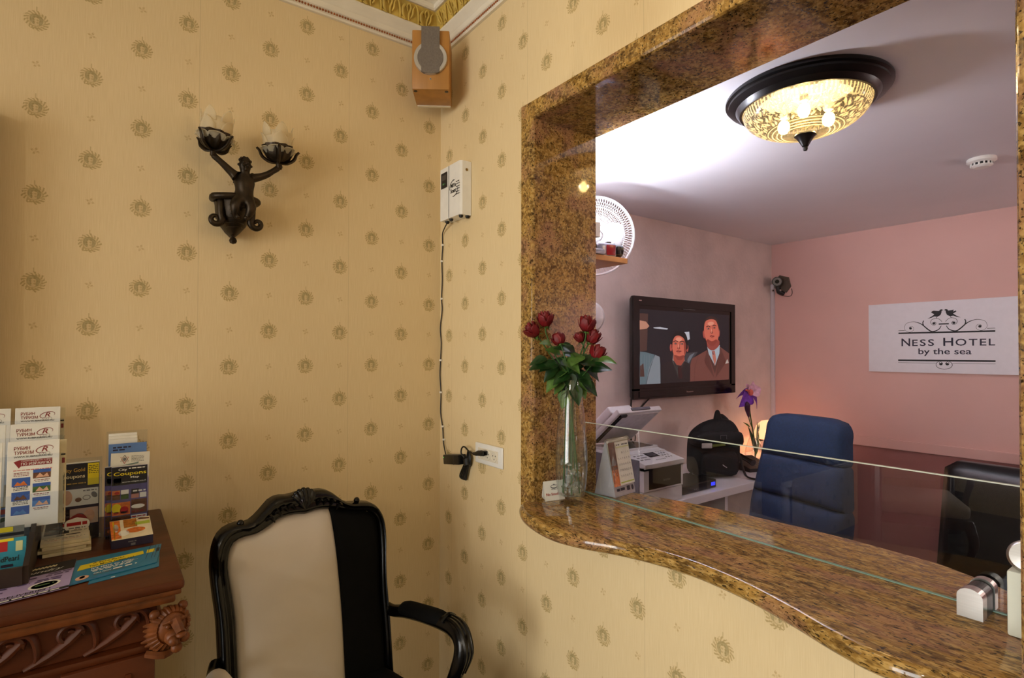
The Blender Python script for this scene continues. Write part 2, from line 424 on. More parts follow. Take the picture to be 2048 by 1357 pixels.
# cornice: white cove, rust dentils, gold acanthus frieze, white upper mouldings, mitred in the corner
def cornice(prof, seg=(3.4, 3.4)):
    """profile (out, z) swept along the left wall then the right wall"""
    mb = MB(); rings = []
    for pt in ('L', 'C', 'R'):
        ring = []
        for o, z in prof:
            ring.append((-5.2, -o, z) if pt == 'L' else (-o, -o, z) if pt == 'C' else (-o, -4.2, z))
        rings.append(ring)
    mb.loft(rings, close=True, caps=True); return mb
white = [(0, 2.880), (.012, 2.880), (.016, 2.886), (.012, 2.892), (.012, 2.903), (.017, 2.906), (.020, 2.912), (.0205, 2.926), (.024, 2.930), (.026, 2.934), (.032, 2.942), (.040, 2.950), (.044, 2.957), (.044, 2.964), (.0, 3.02)]
struct(cornice(white).build('trim_2', CORN, smooth=True, angle=.5))
goldp = [(.040, 2.962), (.044, 2.985), (.050, 3.005), (.058, 3.024), (.064, 3.036), (.0, 3.05)]
mb = cornice(goldp)
for wall in 'LR':
    t = .10; k = 0
    while t < 2.6:
        def pt(a, s, lift=.0): 
            o = .040+.024*s**1.4+.004+lift*.9; z = 2.962+.074*s-lift*.45
            return (-t-a, -o, z) if wall == 'L' else (-o, -t-a, z)
        mb.tube([pt(-.004, .06), pt(.0, .35, .003), pt(-.006, .66, .004), pt(.0, .84, .004), pt(.008, .86, .004), pt(.012, .70, .003), pt(.006, .52, .002)], [.0028, .0042, .0042, .004, .0036, .003, .002], 6, smooth=3)
        mb.tube([pt(.014, .14), pt(.026, .30, .003), pt(.030, .55, .003), pt(.022, .74, .002), pt(.014, .66)], [.0035, .0065, .0065, .005, .002], 6, smooth=3)
        mb.tube([pt(-.010, .2), pt(-.017, .42, .003), pt(-.016, .66, .003), pt(-.024, .82, .002)], [.003, .005, .005, .002], 6, smooth=3)
        mb.tube([pt(.036, .05), pt(.040, .4, .004), pt(.050, .78, .003), pt(.058, .92)], [.002, .0045, .004, .002], 6, smooth=3)
        mb.tube([pt(.006, .10), pt(.016, .09, .003), pt(.03, .14, .002)], [.002, .005, .002], 6, smooth=2)
        t += .085
struct(mb.build('trim_3', GOLD, smooth=True))
upper = [(.060, 3.036), (.074, 3.034), (.080, 3.040), (.080, 3.056), (.088, 3.060), (.100, 3.064), (.104, 3.074), (.118, 3.080), (.126, 3.090), (.145, 3.094), (.15, 3.101), (.05, 3.101)]
struct(cornice(upper).build('trim_4', CORN, smooth=True, angle=.5))
mb = MB(); t = .03
while t < 3.1:
    for M in ((-t, -.0135, 2.8975), (-.0135, -t, 2.8975)):
        mb.sph(M, .0046, 1, (1, 1, 1.15))
    t += .0112
struct(mb.build('trim_5', DENT))

# ---------------------------------------------------------------- granite surround of the hatch (setting) and the counter
XF = -.012; XB = .302
def jamb(outer, inner):                          # mitred board: outer/inner rectangles corners in (y, z) order
    mb = MB(); bev = .010
    def ring(y0, z0, y1, z1):                    # cross section at one end: outer point (y0,z0), inner point (y1,z1)
        f = lambda t: (y0+(y1-y0)*t, z0+(z1-z0)*t)
        ln = math.dist((y0, z0), (y1, z1)); k = bev/ln*1.4
        return [(XF, *f(0)), (XF, *f(1-k)), (XF+.003, *f(1-k*.3)), (XF+bev, *f(1)), (XB-.004, *f(1)), (XB, *f(1-k*.4)), (XB, *f(0))]
    mb.loft([ring(*outer), ring(*inner)], close=True, caps=True); return mb
oL, iL, oT, iT, oR, iR, zb = -.617, -.681, 2.432, 2.374, -2.014, -1.95, .99
d = thing('window_1', 'x', 'x', (0, -.65, .99)); del d['label']; del d['category']; struct(d)
jamb((oL, zb, iL, zb), (oL, oT, iL, iT)).build('jamb', GRAN, d, world=True)
jamb((oL, oT, iL, iT), (oR, oT, iR, iT)).build('head', GRAN, d, world=True)
jamb((oR, zb, iR, zb), (oR, oT, iR, iT)).build('jamb', GRAN, d, world=True)

front = [(-.0125, -.645), (-.040, -.658), (-.075, -.69), (-.112, -.76), (-.138, -.86), (-.142, -.95), (-.118, -1.04), (-.08, -1.12), (-.05, -1.21), (-.034, -1.30), (-.032, -1.38), (-.046, -1.49), (-.08, -1.61), (-.112, -1.70), (-.13, -1.78), (-.118, -1.86), (-.07, -1.93), (-.0, -1.99)]
fr = spl2(front, 5)
back = [(.0, -2.0), (.302, -1.955), (.40, -1.83), (.452, -1.71), (.468, -1.50), (.464, -1.366), (.452, -1.21), (.42, -1.0), (.37, -.79), (.33, -.69), (.302, -.6825), (-.0122, -.6825)]
CT = 1.03
def ringpts(z, inset):
    poly = fr+back; n = len(poly); out = []
    for i, (x, y) in enumerate(poly):
        if 0 < i < len(fr)-1:
            a, b = poly[i-1], poly[i+1]; dx, dy = b[0]-a[0], b[1]-a[1]; l = math.hypot(dx, dy) or 1
            x, y = x-dy/l*inset, y+dx/l*inset        # inward (towards the wall)
            
        out.append((x, y, z))
    return out
def inw(z, i):
    poly = fr+back; out = []
    for k, (x, y) in enumerate(poly):
        if 0 < k < len(fr)-1:
            a, b = poly[k-1], poly[k+1]; dx, dy = b[0]-a[0], b[1]-a[1]; l = math.hypot(dx, dy) or 1
            nx, ny = -dy/l, dx/l
            if nx < 0 and abs(ny) < .95: nx, ny = -nx, -ny
            x, y = x+nx*i, y+ny*i
        out.append((x, y, z))
    return out
mb = MB(); th = .042
mb.loft([inw(CT-th, .016)]+[inw(CT-th/2-th/2*math.cos(a), .016*(1-math.sin(a))) for a in [PI*i/8 for i in range(1, 8)]]+[inw(CT, .016)], caps=True)
ct = tag(mb.build('reception_counter', GRAN_C, smooth=True, angle=.9), 'polished brown granite counter with wavy bullnose edge at the hatch', 'counter')

# ================================================================ LOBBY OBJECTS
# ---------------------------------------------------------------- loudspeaker in the corner
a = math.atan2(-.83, -.55)                       # direction the front faces
sp = thing('corner_speaker', 'wooden loudspeaker with grey grille strip and silver ring high in the corner', 'speaker', (-.134, -.171, 2.60), a+PI/2)
# local: front is -y, x to the right, z up
mb = MB(); mb.box((-.074, -.075, 0), (.074, .085, .238), bev=.004); mb.build('cabinet', mat('speaker_cherry_veneer', (172, 120, 56), .4, var=.16, scale=22, stretch=(1, 1, .12)), sp, smooth=True)
mb = MB()
prof = [(.046, .0), (.046, .010), (.05, .012), (.064, .012), (.066, .009), (.066, 0)]
Mf = Matrix.Translation((0, -.075, .122)) @ Matrix.Rotation(PI/2, 4, 'X')
mb.lathe(prof, seg=48, M=Mf, caps=False); mb.build('driver_ring', mat('satin_silver', (196, 192, 184), .35, .6, .05), sp, smooth=True)
mb = MB(); mb.lathe([(.0, .001), (.03, .002), (.047, .006)], seg=40, M=Mf, caps=False); mb.build('driver_cone', BLACKP, sp, smooth=True)
gr = []
for i in range(21):
    t = -1.05+i/20*2.1; gr.append((.05*math.sin(t+PI/2) if 0 else .050*math.cos(t-0.0)*1.0, .122+.050*math.sin(t)))
poly = [(.036, .245), (.036, .160)]+[(.051*math.cos(t), .122+.051*math.sin(t)) for t in [.72-i*.1 for i in range(15)]]+[(.036, .083), (.036, .066)]
poly += [(x*.036, .066-.008*math.sqrt(max(0, 1-x*x))) for x in (.8, .5, 0, -.5, -.8)]
poly += [(-x, z) for x, z in poly[::-1] if x > 0 and z >= .066]
mb = MB(); mb.prism(poly, lambda p, q, dd: (p, dd, q), -.089, -.079); mb.build('grille', mat('grey_speaker_cloth', (112, 102, 92), .9, var=.14, scale=160, bmp=.001), sp)
for x in (-.062, .062):
    mb = MB(); mb.cyl((x, -.058, -.002), (x, -.058, .004), .0072, seg=16); mb.build('foot_socket', BLACKP, sp, smooth=True)
s = Sheet((-.006, -.0765, .036), (1, 0, 0), (0, 0, 1)); s.ell(.006, .005, .0035, .0045, CHROME, 16); s.lay = 2; s.ell(.006, .005, .0016, .0022, INK, 12); s.build('badge', sp)
mb = MB(); mb.box((-.02, .084, .08), (.02, .175, .14)); mb.build('wall_bracket', CREAM, sp)
mb = MB(); mb.box((-.070, .070, -.003), (.070, .084, 0.0)); mb.build('chipped_edge', CREAM, sp)

# ---------------------------------------------------------------- scent diffuser box on the right wall with its cable, adapter and socket
dv = thing('scent_diffuser', 'white wall mounted scent diffuser box beside the corner above the cable', 'scent diffuser', (0, -.176, 2.114))
mb = MB(); ya, yb = -.262, -.092; d0, d1 = -.002, -.053
pl = [(ya, d0), (ya, -.044), (ya-.0+.006, d1), (ya+.05, d1), (yb, d1+.001), (yb, d0)]
mb.prism(pl, lambda p, q, dd: (q, p, dd), 2.114, 2.336); mb.build('housing', WHITE, dv, world=True)
mb = MB(); mb.box((-.0545, -.168, 2.1155), (-.0525, -.1665, 2.335)); mb.build('lid_joint', GREYI, dv, world=True)
s = Sheet((-.054, -.102, 2.25), (0, -1, 0), (0, 0, 1)); s.rect(0, 0, .052, .066, INK); s.lay = 2; s.rect(.008, .034, .044, .056, mat('display_grey', (58, 56, 60), .3)); s.scrib(.014, .036, .014, .007, mat('display_green', (60, 130, 80), .4), 4); s.build('display', dv, world=True)
s = Sheet((-.0538, -.17, 2.2), (0, -1, 0), (0, 0, 1))
s.line([(.008+.032+.034*math.cos(t), .036+.030*math.sin(t)) for t in [PI*(.45+i/18*.62) for i in range(19)]], .0034, INK)
s.line([(.008+.028+.034*math.cos(t), .024+.026*math.sin(t)) for t in [-PI*(.55-i/18*.62) for i in range(19)]], .0034, INK)
s.text('MiYa', .014, .036, .017, .042, INK, .1, bold=.03); s.text('Scent', .012, .014, .017, .044, INK, .1, bold=.03)
for k, (x0, x1) in enumerate(((.056, .085), (.056, .087), (.058, .088), (.056, .086), (.058, .087), (.056, .088))): s.scrib(x0, x1, .052-k*.0095-(k//2)*.002, .0036, INK, k)
s.build('print', dv, world=True)
for (x, y) in ((-.03, -.115), (-.04, -.165), (-.04, -.245), (-.012, -.25)):
    mb = MB(); mb.lathe([(.006, 0), (.0085, .004), (.0095, .010)], (x, y, 2.104), 14); mb.build('rubber_foot', RUBBER, dv, world=True, smooth=True)
s = Sheet((-.012, -.2632, 2.29), (1, 0, 0), (0, 0, 1)); s.ell(-.012, .01, .006, .006, mat('brass_lock', (150, 124, 70), .3, .8), 16); s.lay = 2; s.rect(-.0125, .006, -.0115, .014, INK); s.build('lock', dv, world=True)

cab = [(-.115, 2.11, -.03), (-.045, 2.085, -.012), (-.028, 2.06, -.006), (-.031, 2.02, -.006), (-.024, 1.957, -.006), (-.028, 1.872, -.006), (-.022, 1.789, -.006), (-.028, 1.738, -.006), (-.012, 1.661, -.006), (-.02, 1.593, -.006), (-.015, 1.515, -.006), (-.010, 1.447, -.006), (-.019, 1.369, -.006), (-.017, 1.280, -.006), (-.036, 1.215, -.006), (-.048, 1.15, -.008), (-.09, 1.105, -.02)]
cb = thing('power_cable', 'thin black cable clipped down the wall from the scent diffuser', 'cable', (-.006, -.03, 1.12))
mb = MB(); mb.tube([(x, y, z) for y, z, x in cab], .0026, 6, smooth=4); mb.build('wire', RUBBER, cb, world=True, smooth=True)
for y, z in ((-.031, 2.028), (-.022, 1.957), (-.022, 1.789), (-.015, 1.515), (-.017, 1.372), (-.034, 1.222), (-.046, 1.165)):
    mb = MB(); mb.box((-.010, y-.005, z-.004), (-.001, y+.005, z+.004), bev=.001); mb.build('cable_clip', WHITE, cb, world=True)
ad = thing('power_adapter', 'small black power adapter hanging on the wall left of the socket', 'power adapter', (-.02, -.165, 1.085))
Ma = Matrix.Translation((-.022, -.165, 1.098)) @ Matrix.Rotation(-.14, 4, 'X')
mb = MB(); mb.box((-.019, -.066, -.019), (.019, .062, .021), Ma, bev=.003); mb.build('housing', BLACKP, ad, world=True, smooth=True)
mb = MB(); mb.box((-.0196, -.03, -.0192), (-.0188, -.022, .0212), Ma); mb.build('joint_groove', mat('worn_black', (44, 42, 42), .5), ad, world=True)
mb = MB(); mb.sph((-.041, -.108, 1.1), .0018, 1); mb.build('indicator', emit('green_led', (60, 220, 90), 1.5), ad, world=True)
cd_ = thing('mains_lead', 'bundled black mains lead hanging between the adapter and the white socket', 'cable', (-.02, -.25, 1.05))
mb = MB(); mb.tube([(-.022, -.232, 1.108), (-.024, -.25, 1.118), (-.03, -.235, 1.135), (-.03, -.24, 1.157), (-.03, -.262, 1.165), (-.03, -.30, 1.150), (-.03, -.335, 1.148)], .0032, 8, smooth=5)
for k in range(5):
    o = .006*k
    mb.tube([(-.012-.004*(k % 2), -.262-.003*k, 1.148), (-.014, -.242-o*.7, 1.10), (-.012, -.20-o*2.0, 1.045), (-.014, -.203-o*1.8, 1.028), (-.012, -.232-o*.5, 1.030), (-.014, -.262, 1.075), (-.016, -.285+o*.6, 1.115), (-.014, -.27-.002*k, 1.148)], .0034, 7, smooth=5)
mb.build('lead', RUBBER, cd_, world=True, smooth=True)
mb = MB(); mb.tube([(-.03, -.33, 1.148), (-.031, -.35, 1.15), (-.031, -.365, 1.155), (-.03, -.39, 1.158), (-.03, -.402, 1.158)], [.006, .008, .0105, .0115, .010], 10); mb.box((-.03, -.402, 1.15), (-.006, -.384, 1.166), bev=.002); mb.build('plug', RUBBER, cd_, world=True, smooth=True)
mb = MB(); mb.tube([(-.016, -.258, 1.112), (-.02, -.27, 1.088)], [.017, .015], 12); mb.build('tie', RUBBER, cd_, world=True, smooth=True)
so = thing('wall_socket', 'white triple wall socket plate on wallpaper left of the granite surround', 'socket', (0, -.402, 1.11))
mb = MB(); mb.box((-.009, -.497, 1.109), (0, -.307, 1.190), bev=.005, seg=3); mb.build('frame', WHITE, so, world=True, smooth=True)
mb = MB(); mb.box((-.0105, -.470, 1.127), (-.004, -.331, 1.172), bev=.001); mb.build('insert', CREAM, so, world=True)
for y in (-.354, -.400, -.446):
    mb = MB(); M = Matrix.Translation((-.0105, y, 1.1495)) @ Matrix.Rotation(-PI/2, 4, 'Y'); mb.lathe([(.0, .0005), (.0175, .0005), (.0185, .002), (.0195, .002), (.0205, 0)], seg=28, M=M, caps=False)
    f = mb.build('outlet', CREAM, so, world=True, smooth=True)
    s = Sheet((-.0113, y, 1.1495), (0, -1, 0), (0, 0, 1))
    for x, z in ((-.008, .004), (.008, .004), (0, -.009)): s.ell(x, z, .0022, .003, INK, 10)
    s.build('pin_holes', f, world=True)

# ---------------------------------------------------------------- bronze cherub wall sconce
sn = thing('wall_sconce', 'dark bronze cherub wall sconce holding up two frosted flower shades', 'wall lamp', (-.85, 0, 2.0))
def wy(x, z, y=-.09): return (x, y, z)
mb = MB()                                        # shield-shaped wall bracket with ribs
rg = []
for t, hw, dp, z in ((0, .060, .100, 2.082), (.15, .056, .102, 2.068), (.3, .055, .10, 2.05), (.5, .052, .095, 2.025), (.7, .042, .08, 2.0), (.85, .025, .06, 1.978), (1, .008, .04, 1.960)):
    cx = -.849
    ring = [(cx+hw*math.cos(q), -.004-dp*max(0, math.sin(q))**.8, z) for q in [PI*i/14 for i in range(15)]]
    rg.append(ring+[(cx-hw*.7, -.002, z), (cx+hw*.7, -.002, z)])
mb.loft(rg, caps=True)
for k in range(6):
    z = 2.06-.014*k; hw = .046-.0022*k*k*.35; dp = .101-.003*k
    mb.tube([(-.849+hw*math.cos(q), -.005-dp*max(0, math.sin(q))**.8, z-.006*math.sin(q)) for q in [PI*i/12 for i in range(13)]], .0022, 6)
for sgn, cx, cz, ez in ((-1, -.906, 2.006, 2.082), (1, -.787, 2.006, 2.082)):
    pts = [(cx-sgn*.012, -.07, ez), (cx-sgn*.010, -.075, 2.05), (cx-sgn*.012, -.075, 2.02)]
    for i in range(14):
        a_ = -.2+i/13*4.3*PI/2; rr = .021*(1-i/13*.75); pts.append((cx-sgn*(rr*math.cos(a_)-.006), -.075, cz-rr*math.sin(a_)))
    mb.tube(pts, [.0125]*4+[.0115*(1-.55*i/12) for i in range(len(pts)-4)], 10, smooth=2)
mb.tube([(-.915, -.03, 2.084), (-.918, -.075, 2.083), (-.895, -.098, 2.083), (-.86, -.105, 2.086), (-.825, -.105, 2.086), (-.795, -.095, 2.084), (-.778, -.07, 2.083), (-.782, -.03, 2.083)], .0115, 10, smooth=4)
mb.lathe([(.0, .0), (.010, .004), (.013, .012), (.010, .02), (.005, .025), (.008, .03), (.004, .034)], (-.852, -.045, 1.930), 16)
mb.cyl((-.849, -.02, 1.995), (-.849, 0, 1.995), .03); mb.build('bracket', BRONZE, sn, world=True, smooth=True)
# the cherub: one continuous skinned body
V = [(-.832, -.10, 2.072), (-.830, -.105, 2.10), (-.828, -.108, 2.128), (-.827, -.106, 2.150), (-.826, -.106, 2.168), (-.827, -.110, 2.182), (-.827, -.112, 2.198), (-.827, -.110, 2.210),
     (-.846, -.104, 2.152), (-.858, -.104, 2.158), (-.876, -.106, 2.172), (-.892, -.108, 2.186), (-.908, -.108, 2.199), (-.922, -.106, 2.210), (-.926, -.105, 2.219),
     (-.806, -.104, 2.156), (-.795, -.104, 2.160), (-.775, -.106, 2.167), (-.755, -.108, 2.178), (-.736, -.108, 2.194), (-.719, -.106, 2.208), (-.716, -.105, 2.218),
     (-.850, -.118, 2.066), (-.862, -.135, 2.052), (-.860, -.130, 2.028), (-.856, -.118, 2.012), (-.845, -.132, 2.008),
     (-.815, -.118, 2.064), (-.808, -.132, 2.048), (-.815, -.128, 2.026), (-.822, -.118, 2.012), (-.829, -.132, 2.007)]
Rr = [r_*1.42 for r_ in (.024, .020, .023, .021, .009, .013, .0165, .010, .012, .0115, .0095, .0085, .0072, .0082, .007, .012, .0115, .0095, .0085, .0072, .0082, .007, .015, .0135, .010, .0075, .006, .015, .0135, .010, .0075, .006)]
E_ = [(0, 1), (1, 2), (2, 3), (3, 4), (4, 5), (5, 6), (6, 7), (3, 8), (8, 9), (9, 10), (10, 11), (11, 12), (12, 13), (13, 14), (3, 15), (15, 16), (16, 17), (17, 18), (18, 19), (19, 20), (20, 21), (0, 22), (22, 23), (23, 24), (24, 25), (25, 26), (0, 27), (27, 28), (28, 29), (29, 30), (30, 31)]
def skin(name, V, R, E_, m, parent, sub=2, bumps=()):
    me = bpy.data.meshes.new(name); Mi = MW[parent].inverted(); me.from_pydata([Mi @ Vector(v) for v in V], E_, [])
    o = bpy.data.objects.new(name, me); COL.objects.link(o)
    md = o.modifiers.new('skin', 'SKIN'); md.use_smooth_shade = True
    sk = me.skin_vertices[0].data if me.skin_vertices else None
    if sk is None:
        bm = bmesh.new(); bm.from_mesh(me); bm.verts.layers.skin.verify(); bm.to_mesh(me); bm.free(); sk = me.skin_vertices[0].data
    for k, r in enumerate(R): sk[k].radius = (r, r); sk[k].use_root = (k == 0)
    s2 = o.modifiers.new('sub', 'SUBSURF'); s2.levels = s2.render_levels = sub
    out = bpy.data.meshes.new_from_object(o.evaluated_get(bpy.context.evaluated_depsgraph_get()))
    bpy.data.objects.remove(o); bpy.data.meshes.remove(me)
    out.materials.clear(); out.materials.append(m); out.name = name
    o = bpy.data.objects.new(name, out); COL.objects.link(o); o.parent = parent; MW[o] = MW[parent]
    for p in out.polygons: p.use_smooth = True
    return o
body = skin('cherub', V, Rr, E_, BRONZE, sn)
mb = MB(); mb.sph((-.827, -.110, 2.199), .0205, 3, (.92, 1, 1.12))
#                                        face and fingers detail: brow, nose, cheeks, curls
for c, r in (((-.827, -.1325, 2.195), .0038), ((-.834, -.1275, 2.191), .0055), ((-.820, -.1275, 2.191), .0055), ((-.827, -.1285, 2.185), .0042), ((-.827, -.1265, 2.179), .0058), ((-.834, -.1295, 2.2015), .0032), ((-.820, -.1295, 2.2015), .0032), ((-.8465, -.11, 2.196), .0048), ((-.8075, -.11, 2.196), .0048)): mb.sph(c, r, 2)
mb.build('face', BRONZE, body, world=True, smooth=True)
mb = MB(); rd = random.Random(3)
for k in range(46):
    th = rd.uniform(0, 2*PI); ph = rd.uniform(.05, 1.25); q = Vector((math.sin(ph)*math.cos(th), math.sin(ph)*math.sin(th)+.25, math.cos(ph))).normalized()
    if q.y < -.5 and q.z < .55: continue
    mb.sph((-.827+q.x*.0195, -.109+q.y*.0195, 2.2025+q.z*.0205), rd.uniform(.0042, .006), 1)
mb.build('curls', BRONZE, body, world=True, smooth=True)
for hx in (-.926, -.716):                        # fists: four curled fingers and a thumb round the stem
    mb = MB()
    for k in range(4): mb.tube([(hx-.007, -.112+.000*k, 2.209+.0036*k), (hx-.004, -.119, 2.2095+.0036*k), (hx+.004, -.119, 2.2095+.0036*k), (hx+.008, -.112, 2.209+.0036*k)], .0026, 6, smooth=3)
    mb.tube([(hx+.007, -.104, 2.207), (hx+.009, -.113, 2.214), (hx+.003, -.120, 2.218)], [.003, .0028, .0022], 6, smooth=3); mb.build('hand', BRONZE, body, world=True, smooth=True)
for dx in (-1, 1):                               # little wings behind the shoulders
    mb = MB(); rg = []
    for i in range(7):
        t = i/6; rg.append([(-.827+dx*(.012+.030*t), -.088+.01*t+.005*math.cos(q), 2.150+.024*math.sin(t*2.4)+.015*(1-t*.6)*math.sin(q)) for q in [2*PI*j/10 for j in range(10)]])
    mb.loft(rg); mb.build('wing', BRONZE, body, world=True, smooth=True)
FROST = clear('frosted_amber_glass', (.97, .93, .84), .3, .6, 1.4, .50, srgb(246, 238, 214))
def flower(cx, cz, tilt, yrot):
    M = Matrix.Translation((cx, -.105, cz)) @ Matrix.Rotation(tilt, 4, 'Y') @ Matrix.Rotation(yrot, 4, 'Z')
    mb = MB(); mb.lathe([(.0, -.022), (.006, -.022), (.0055, -.006), (.009, .0), (.006, .004), (0, .004)], seg=14, M=M, caps=False)
    mb.lathe([(.004, .0), (.02, .003), (.036, .012), (.0455, .032), (.0500, .050), (.0515, .056)], seg=40, M=M, caps=False, fn=lambda a_, r, z: 1+.07*math.sin(a_*10)*min(1, r/.03))
    for v in mb.bm.verts: pass
    for k in range(4):
        a_ = 2*PI*k/4+.4; c, s_ = math.cos(a_), math.sin(a_)
        pts = [(.008*c, .008*s_, -.002), (.030*c, .030*s_, .001), (.052*c, .052*s_, .016), (.061*c, .061*s_, .036), (.070*c, .070*s_, .046)]
        mb.tube([M @ Vector(p) for p in pts], [.005, .008, .008, .0065, .006], 8, smooth=3, flat=.6)
    # only the stem needs the same frame
    cup = mb.build('leaf_cup', BRONZE, sn, world=True, smooth=True)
    mb = MB()
    def petal(a0, wa, prof, curl=0.0):
        rg = []; nu = 9
        for t, (r, z, f) in enumerate(prof):
            rg.append([(r*(1+curl*abs(u_)**2)*math.cos(a0+u_*wa*f), r*(1+curl*abs(u_)**2)*math.sin(a0+u_*wa*f), z+(.006*f*(1-u_*u_) if t >= len(prof)-3 else 0)) for u_ in [-1+2*i/(nu-1) for i in range(nu)]])
        mb.loft(rg, close=False, caps=False)
    body_p = [(.012, .014), (.03, .020), (.040, .034), (.0465, .056), (.0485, .08), (.0470, .102)]
    mb.lathe(body_p, seg=36, caps=False, fn=lambda a_, r, z: 1+.025*math.sin(a_*5+z*40))
    for k in range(5): petal(2*PI*k/5, .5, [(.0475, .085, 1), (.0485, .096, 1), (.0495, .108, .85), (.0505, .120, .55), (.052, .131, .12)])
    for k in range(4): petal(2*PI*k/4+.5, .6, [(.044, .048, 1), (.0495, .060, 1), (.052, .074, .9), (.0535, .088, .55), (.057, .098, .12)], -.03)
    for k in range(6): petal(2*PI*k/6+.2, .55, [(.03, .024, 1), (.042, .030, 1), (.050, .040, .95), (.054, .044, .8), (.060, .043, .35)], .06)
    for v in mb.bm.verts: v.co = M @ v.co
    g = mb.build('flower_shade', FROST, sn, world=True, smooth=True, angle=2)
    md = g.modifiers.new('wall', 'SOLIDIFY'); md.thickness = .0018
    return cup
flower(-.923, 2.230, .10, .3); flower(-.717, 2.229, -.02, 1.0)

# ---------------------------------------------------------------- carved wooden console with lion heads
WOOD = mat('carved_walnut', (78, 36, 14), .42, var=.5, scale=11, bmp=.002, stretch=(.25, 1, 1), spec=.3)
WOODL = mat('carved_walnut_worn', (106, 58, 24), .45, var=.35, scale=30, spec=.3)
cn = thing('carved_console', 'dark carved wooden console with spiral frieze and lion heads under the left wall', 'console table', (-1.78, -.37, 0))
x0, x1, yb, yf = -2.50, -1.057, -.012, -.722
mb = MB()
def slab(z0, z1, o, bev=.004): mb.box((x0-o+.0, yf-o, z0), (x1+o, yb, z1), bev=bev)
slab(1.008, 1.03, 0, .007); mb.build('top', WOOD, cn, world=True, smooth=True)
mb = MB(); slab(.996, 1.008, -.006, .003); slab(.975, .996, -.016, .006); mb.build('top_moulding', WOODL, cn, world=True, smooth=True)
mb = MB(); slab(.89, .975, -.050, .003); mb.build('frieze', WOOD, cn, world=True)
mb = MB(); slab(.872, .89, -.03, .006); mb.build('lower_moulding', WOOD, cn, world=True, smooth=True)
mb = MB(); yq = yf+.048; x = -1.155
while x > -2.42:                                 # running spiral carved in relief
    pts = [(x-.085, yq, .893), (x-.045, yq, .912), (x-.012, yq, .934), (x+.008, yq, .953)]
    for i in range(15):
        t = -.1+i/14*5.2*PI/2; rr = .024*(1-i/14*.72); pts.append((x-.012+rr*math.cos(t), yq, .945+rr*math.sin(t)))
    mb.tube(pts, [.005, .009, .011, .010]+[.0085*(1-.35*i/14) for i in range(15)], 8, smooth=2, flat=.75)
    mb.tube([(x+.03, yq, .895), (x+.035, yq, .925), (x+.02, yq, .965), (x-.03, yq, .968)], [.004, .008, .009, .004], 8, smooth=3, flat=.7)
    x -= .098
mb.build('spiral_carving', WOOD, cn, world=True, smooth=True)
for lx in (-1.088, -2.469):                      # lion heads on the corners
    mb = MB(); c = Vector((lx, -.700, .925)); rd = random.Random(4); dv_ = Vector((.35 if lx > -2 else -.35, -.94, 0)); pr = Vector((-dv_.y, dv_.x, 0))
    def L(a_, b_, z_): return c+pr*a_+dv_*b_+Vector((0, 0, z_))
    mb.sph(L(0, .0, .0), .036, 3, (1, 1, 1.1)); mb.sph(L(0, .034, -.014), .023, 2, (1, 1, .85)); mb.sph(L(-.011, .050, -.016), .012, 2); mb.sph(L(.011, .050, -.016), .012, 2)
    mb.sph(L(0, .060, -.004), .0085, 2, (1.3, 1.3, .8)); mb.sph(L(0, .040, -.038), .012, 2); mb.tube([L(0, .034, .020), L(0, .050, .008), L(0, .058, 0)], [.012, .010, .009], 8)
    for sg_ in (-1, 1):
        mb.sph(L(sg_*.015, .034, .012), .006, 2); mb.tube([L(sg_*.005, .038, .02), L(sg_*.014, .039, .023), L(sg_*.024, .030, .019)], .004, 6); mb.sph(L(sg_*.03, .004, .036), .011, 2)
    for k in range(26):
        t = 2*PI*k/26; q = (math.cos(t), math.sin(t))
        mb.tube([L(q[0]*.030, .018, q[1]*.032), L(q[0]*.042, .006, q[1]*.044-.004), L(q[0]*.046+.004*math.sin(k*2.1), -.014, q[1]*.05-.012)], [.0055, .006, .002], 6, smooth=2)
    mb.tube([L(-.04, -.01, -.05), L(-.015, .016, -.056), L(.02, .01, -.052)], [.008, .009, .004], 6, smooth=3)
    mb.build('lion_head', WOODL, cn, world=True, smooth=True)
for lx0, lx1 in ((-1.278, -1.112), (-2.44, -2.27)):
    mb = MB(); mb.box((lx0, -.70, .0), (lx1, -.62, .872), bev=.004)
    cx = (lx0+lx1)/2
    mb.box((lx0+.012, -.704, .06), (lx0+.022, -.70, .84)); mb.box((lx1-.055, -.704, .06), (lx1-.045, -.70, .84))
    for k in range(9): mb.tube([(lx1-.04, -.70, .78-.07*k), (lx1-.02, -.704, .80-.07*k), (lx1-.01, -.70, .76-.07*k)], .006, 6, smooth=3)
    mb.build('leg', WOOD, cn, world=True, smooth=True)
    mb = MB(); mb.box((lx0+.02, -.10, 0), (lx1-.02, yb, .872), bev=.003); mb.build('rear_leg', WOOD, cn, world=True)
mb = MB(); arch = [(-1.278, .872), (-1.278, .84), (-1.31, .862), (-1.35, .868), (-2.2, .868), (-2.24, .862), (-2.27, .84), (-2.27, .872)]
mb.prism(arch, lambda p, q, dd: (p, dd, q), -.68, -.655); mb.build('apron', WOOD, cn, world=True)
mr = thing('wall_mirror', 'dark framed mirror above the console at the left', 'mirror', (-2.0, 0, 1.32))
mb = MB(); 
for bx in ((-2.58, -2.50, 1.34, 2.25), (-1.56, -1.475, 1.34, 2.25), (-2.58, -1.475, 2.16, 2.25), (-2.58, -1.475, 1.34, 1.42)): mb.box((bx[0], -.085, bx[2]), (bx[1], -.002, bx[3]), bev=.008)
mb.build('frame', WOOD, mr, world=True, smooth=True)
mb = MB(); mb.box((-2.52, -.03, 1.40), (-1.54, -.02, 2.18)); mb.build('mirror_glass', CHROME, mr, world=True)

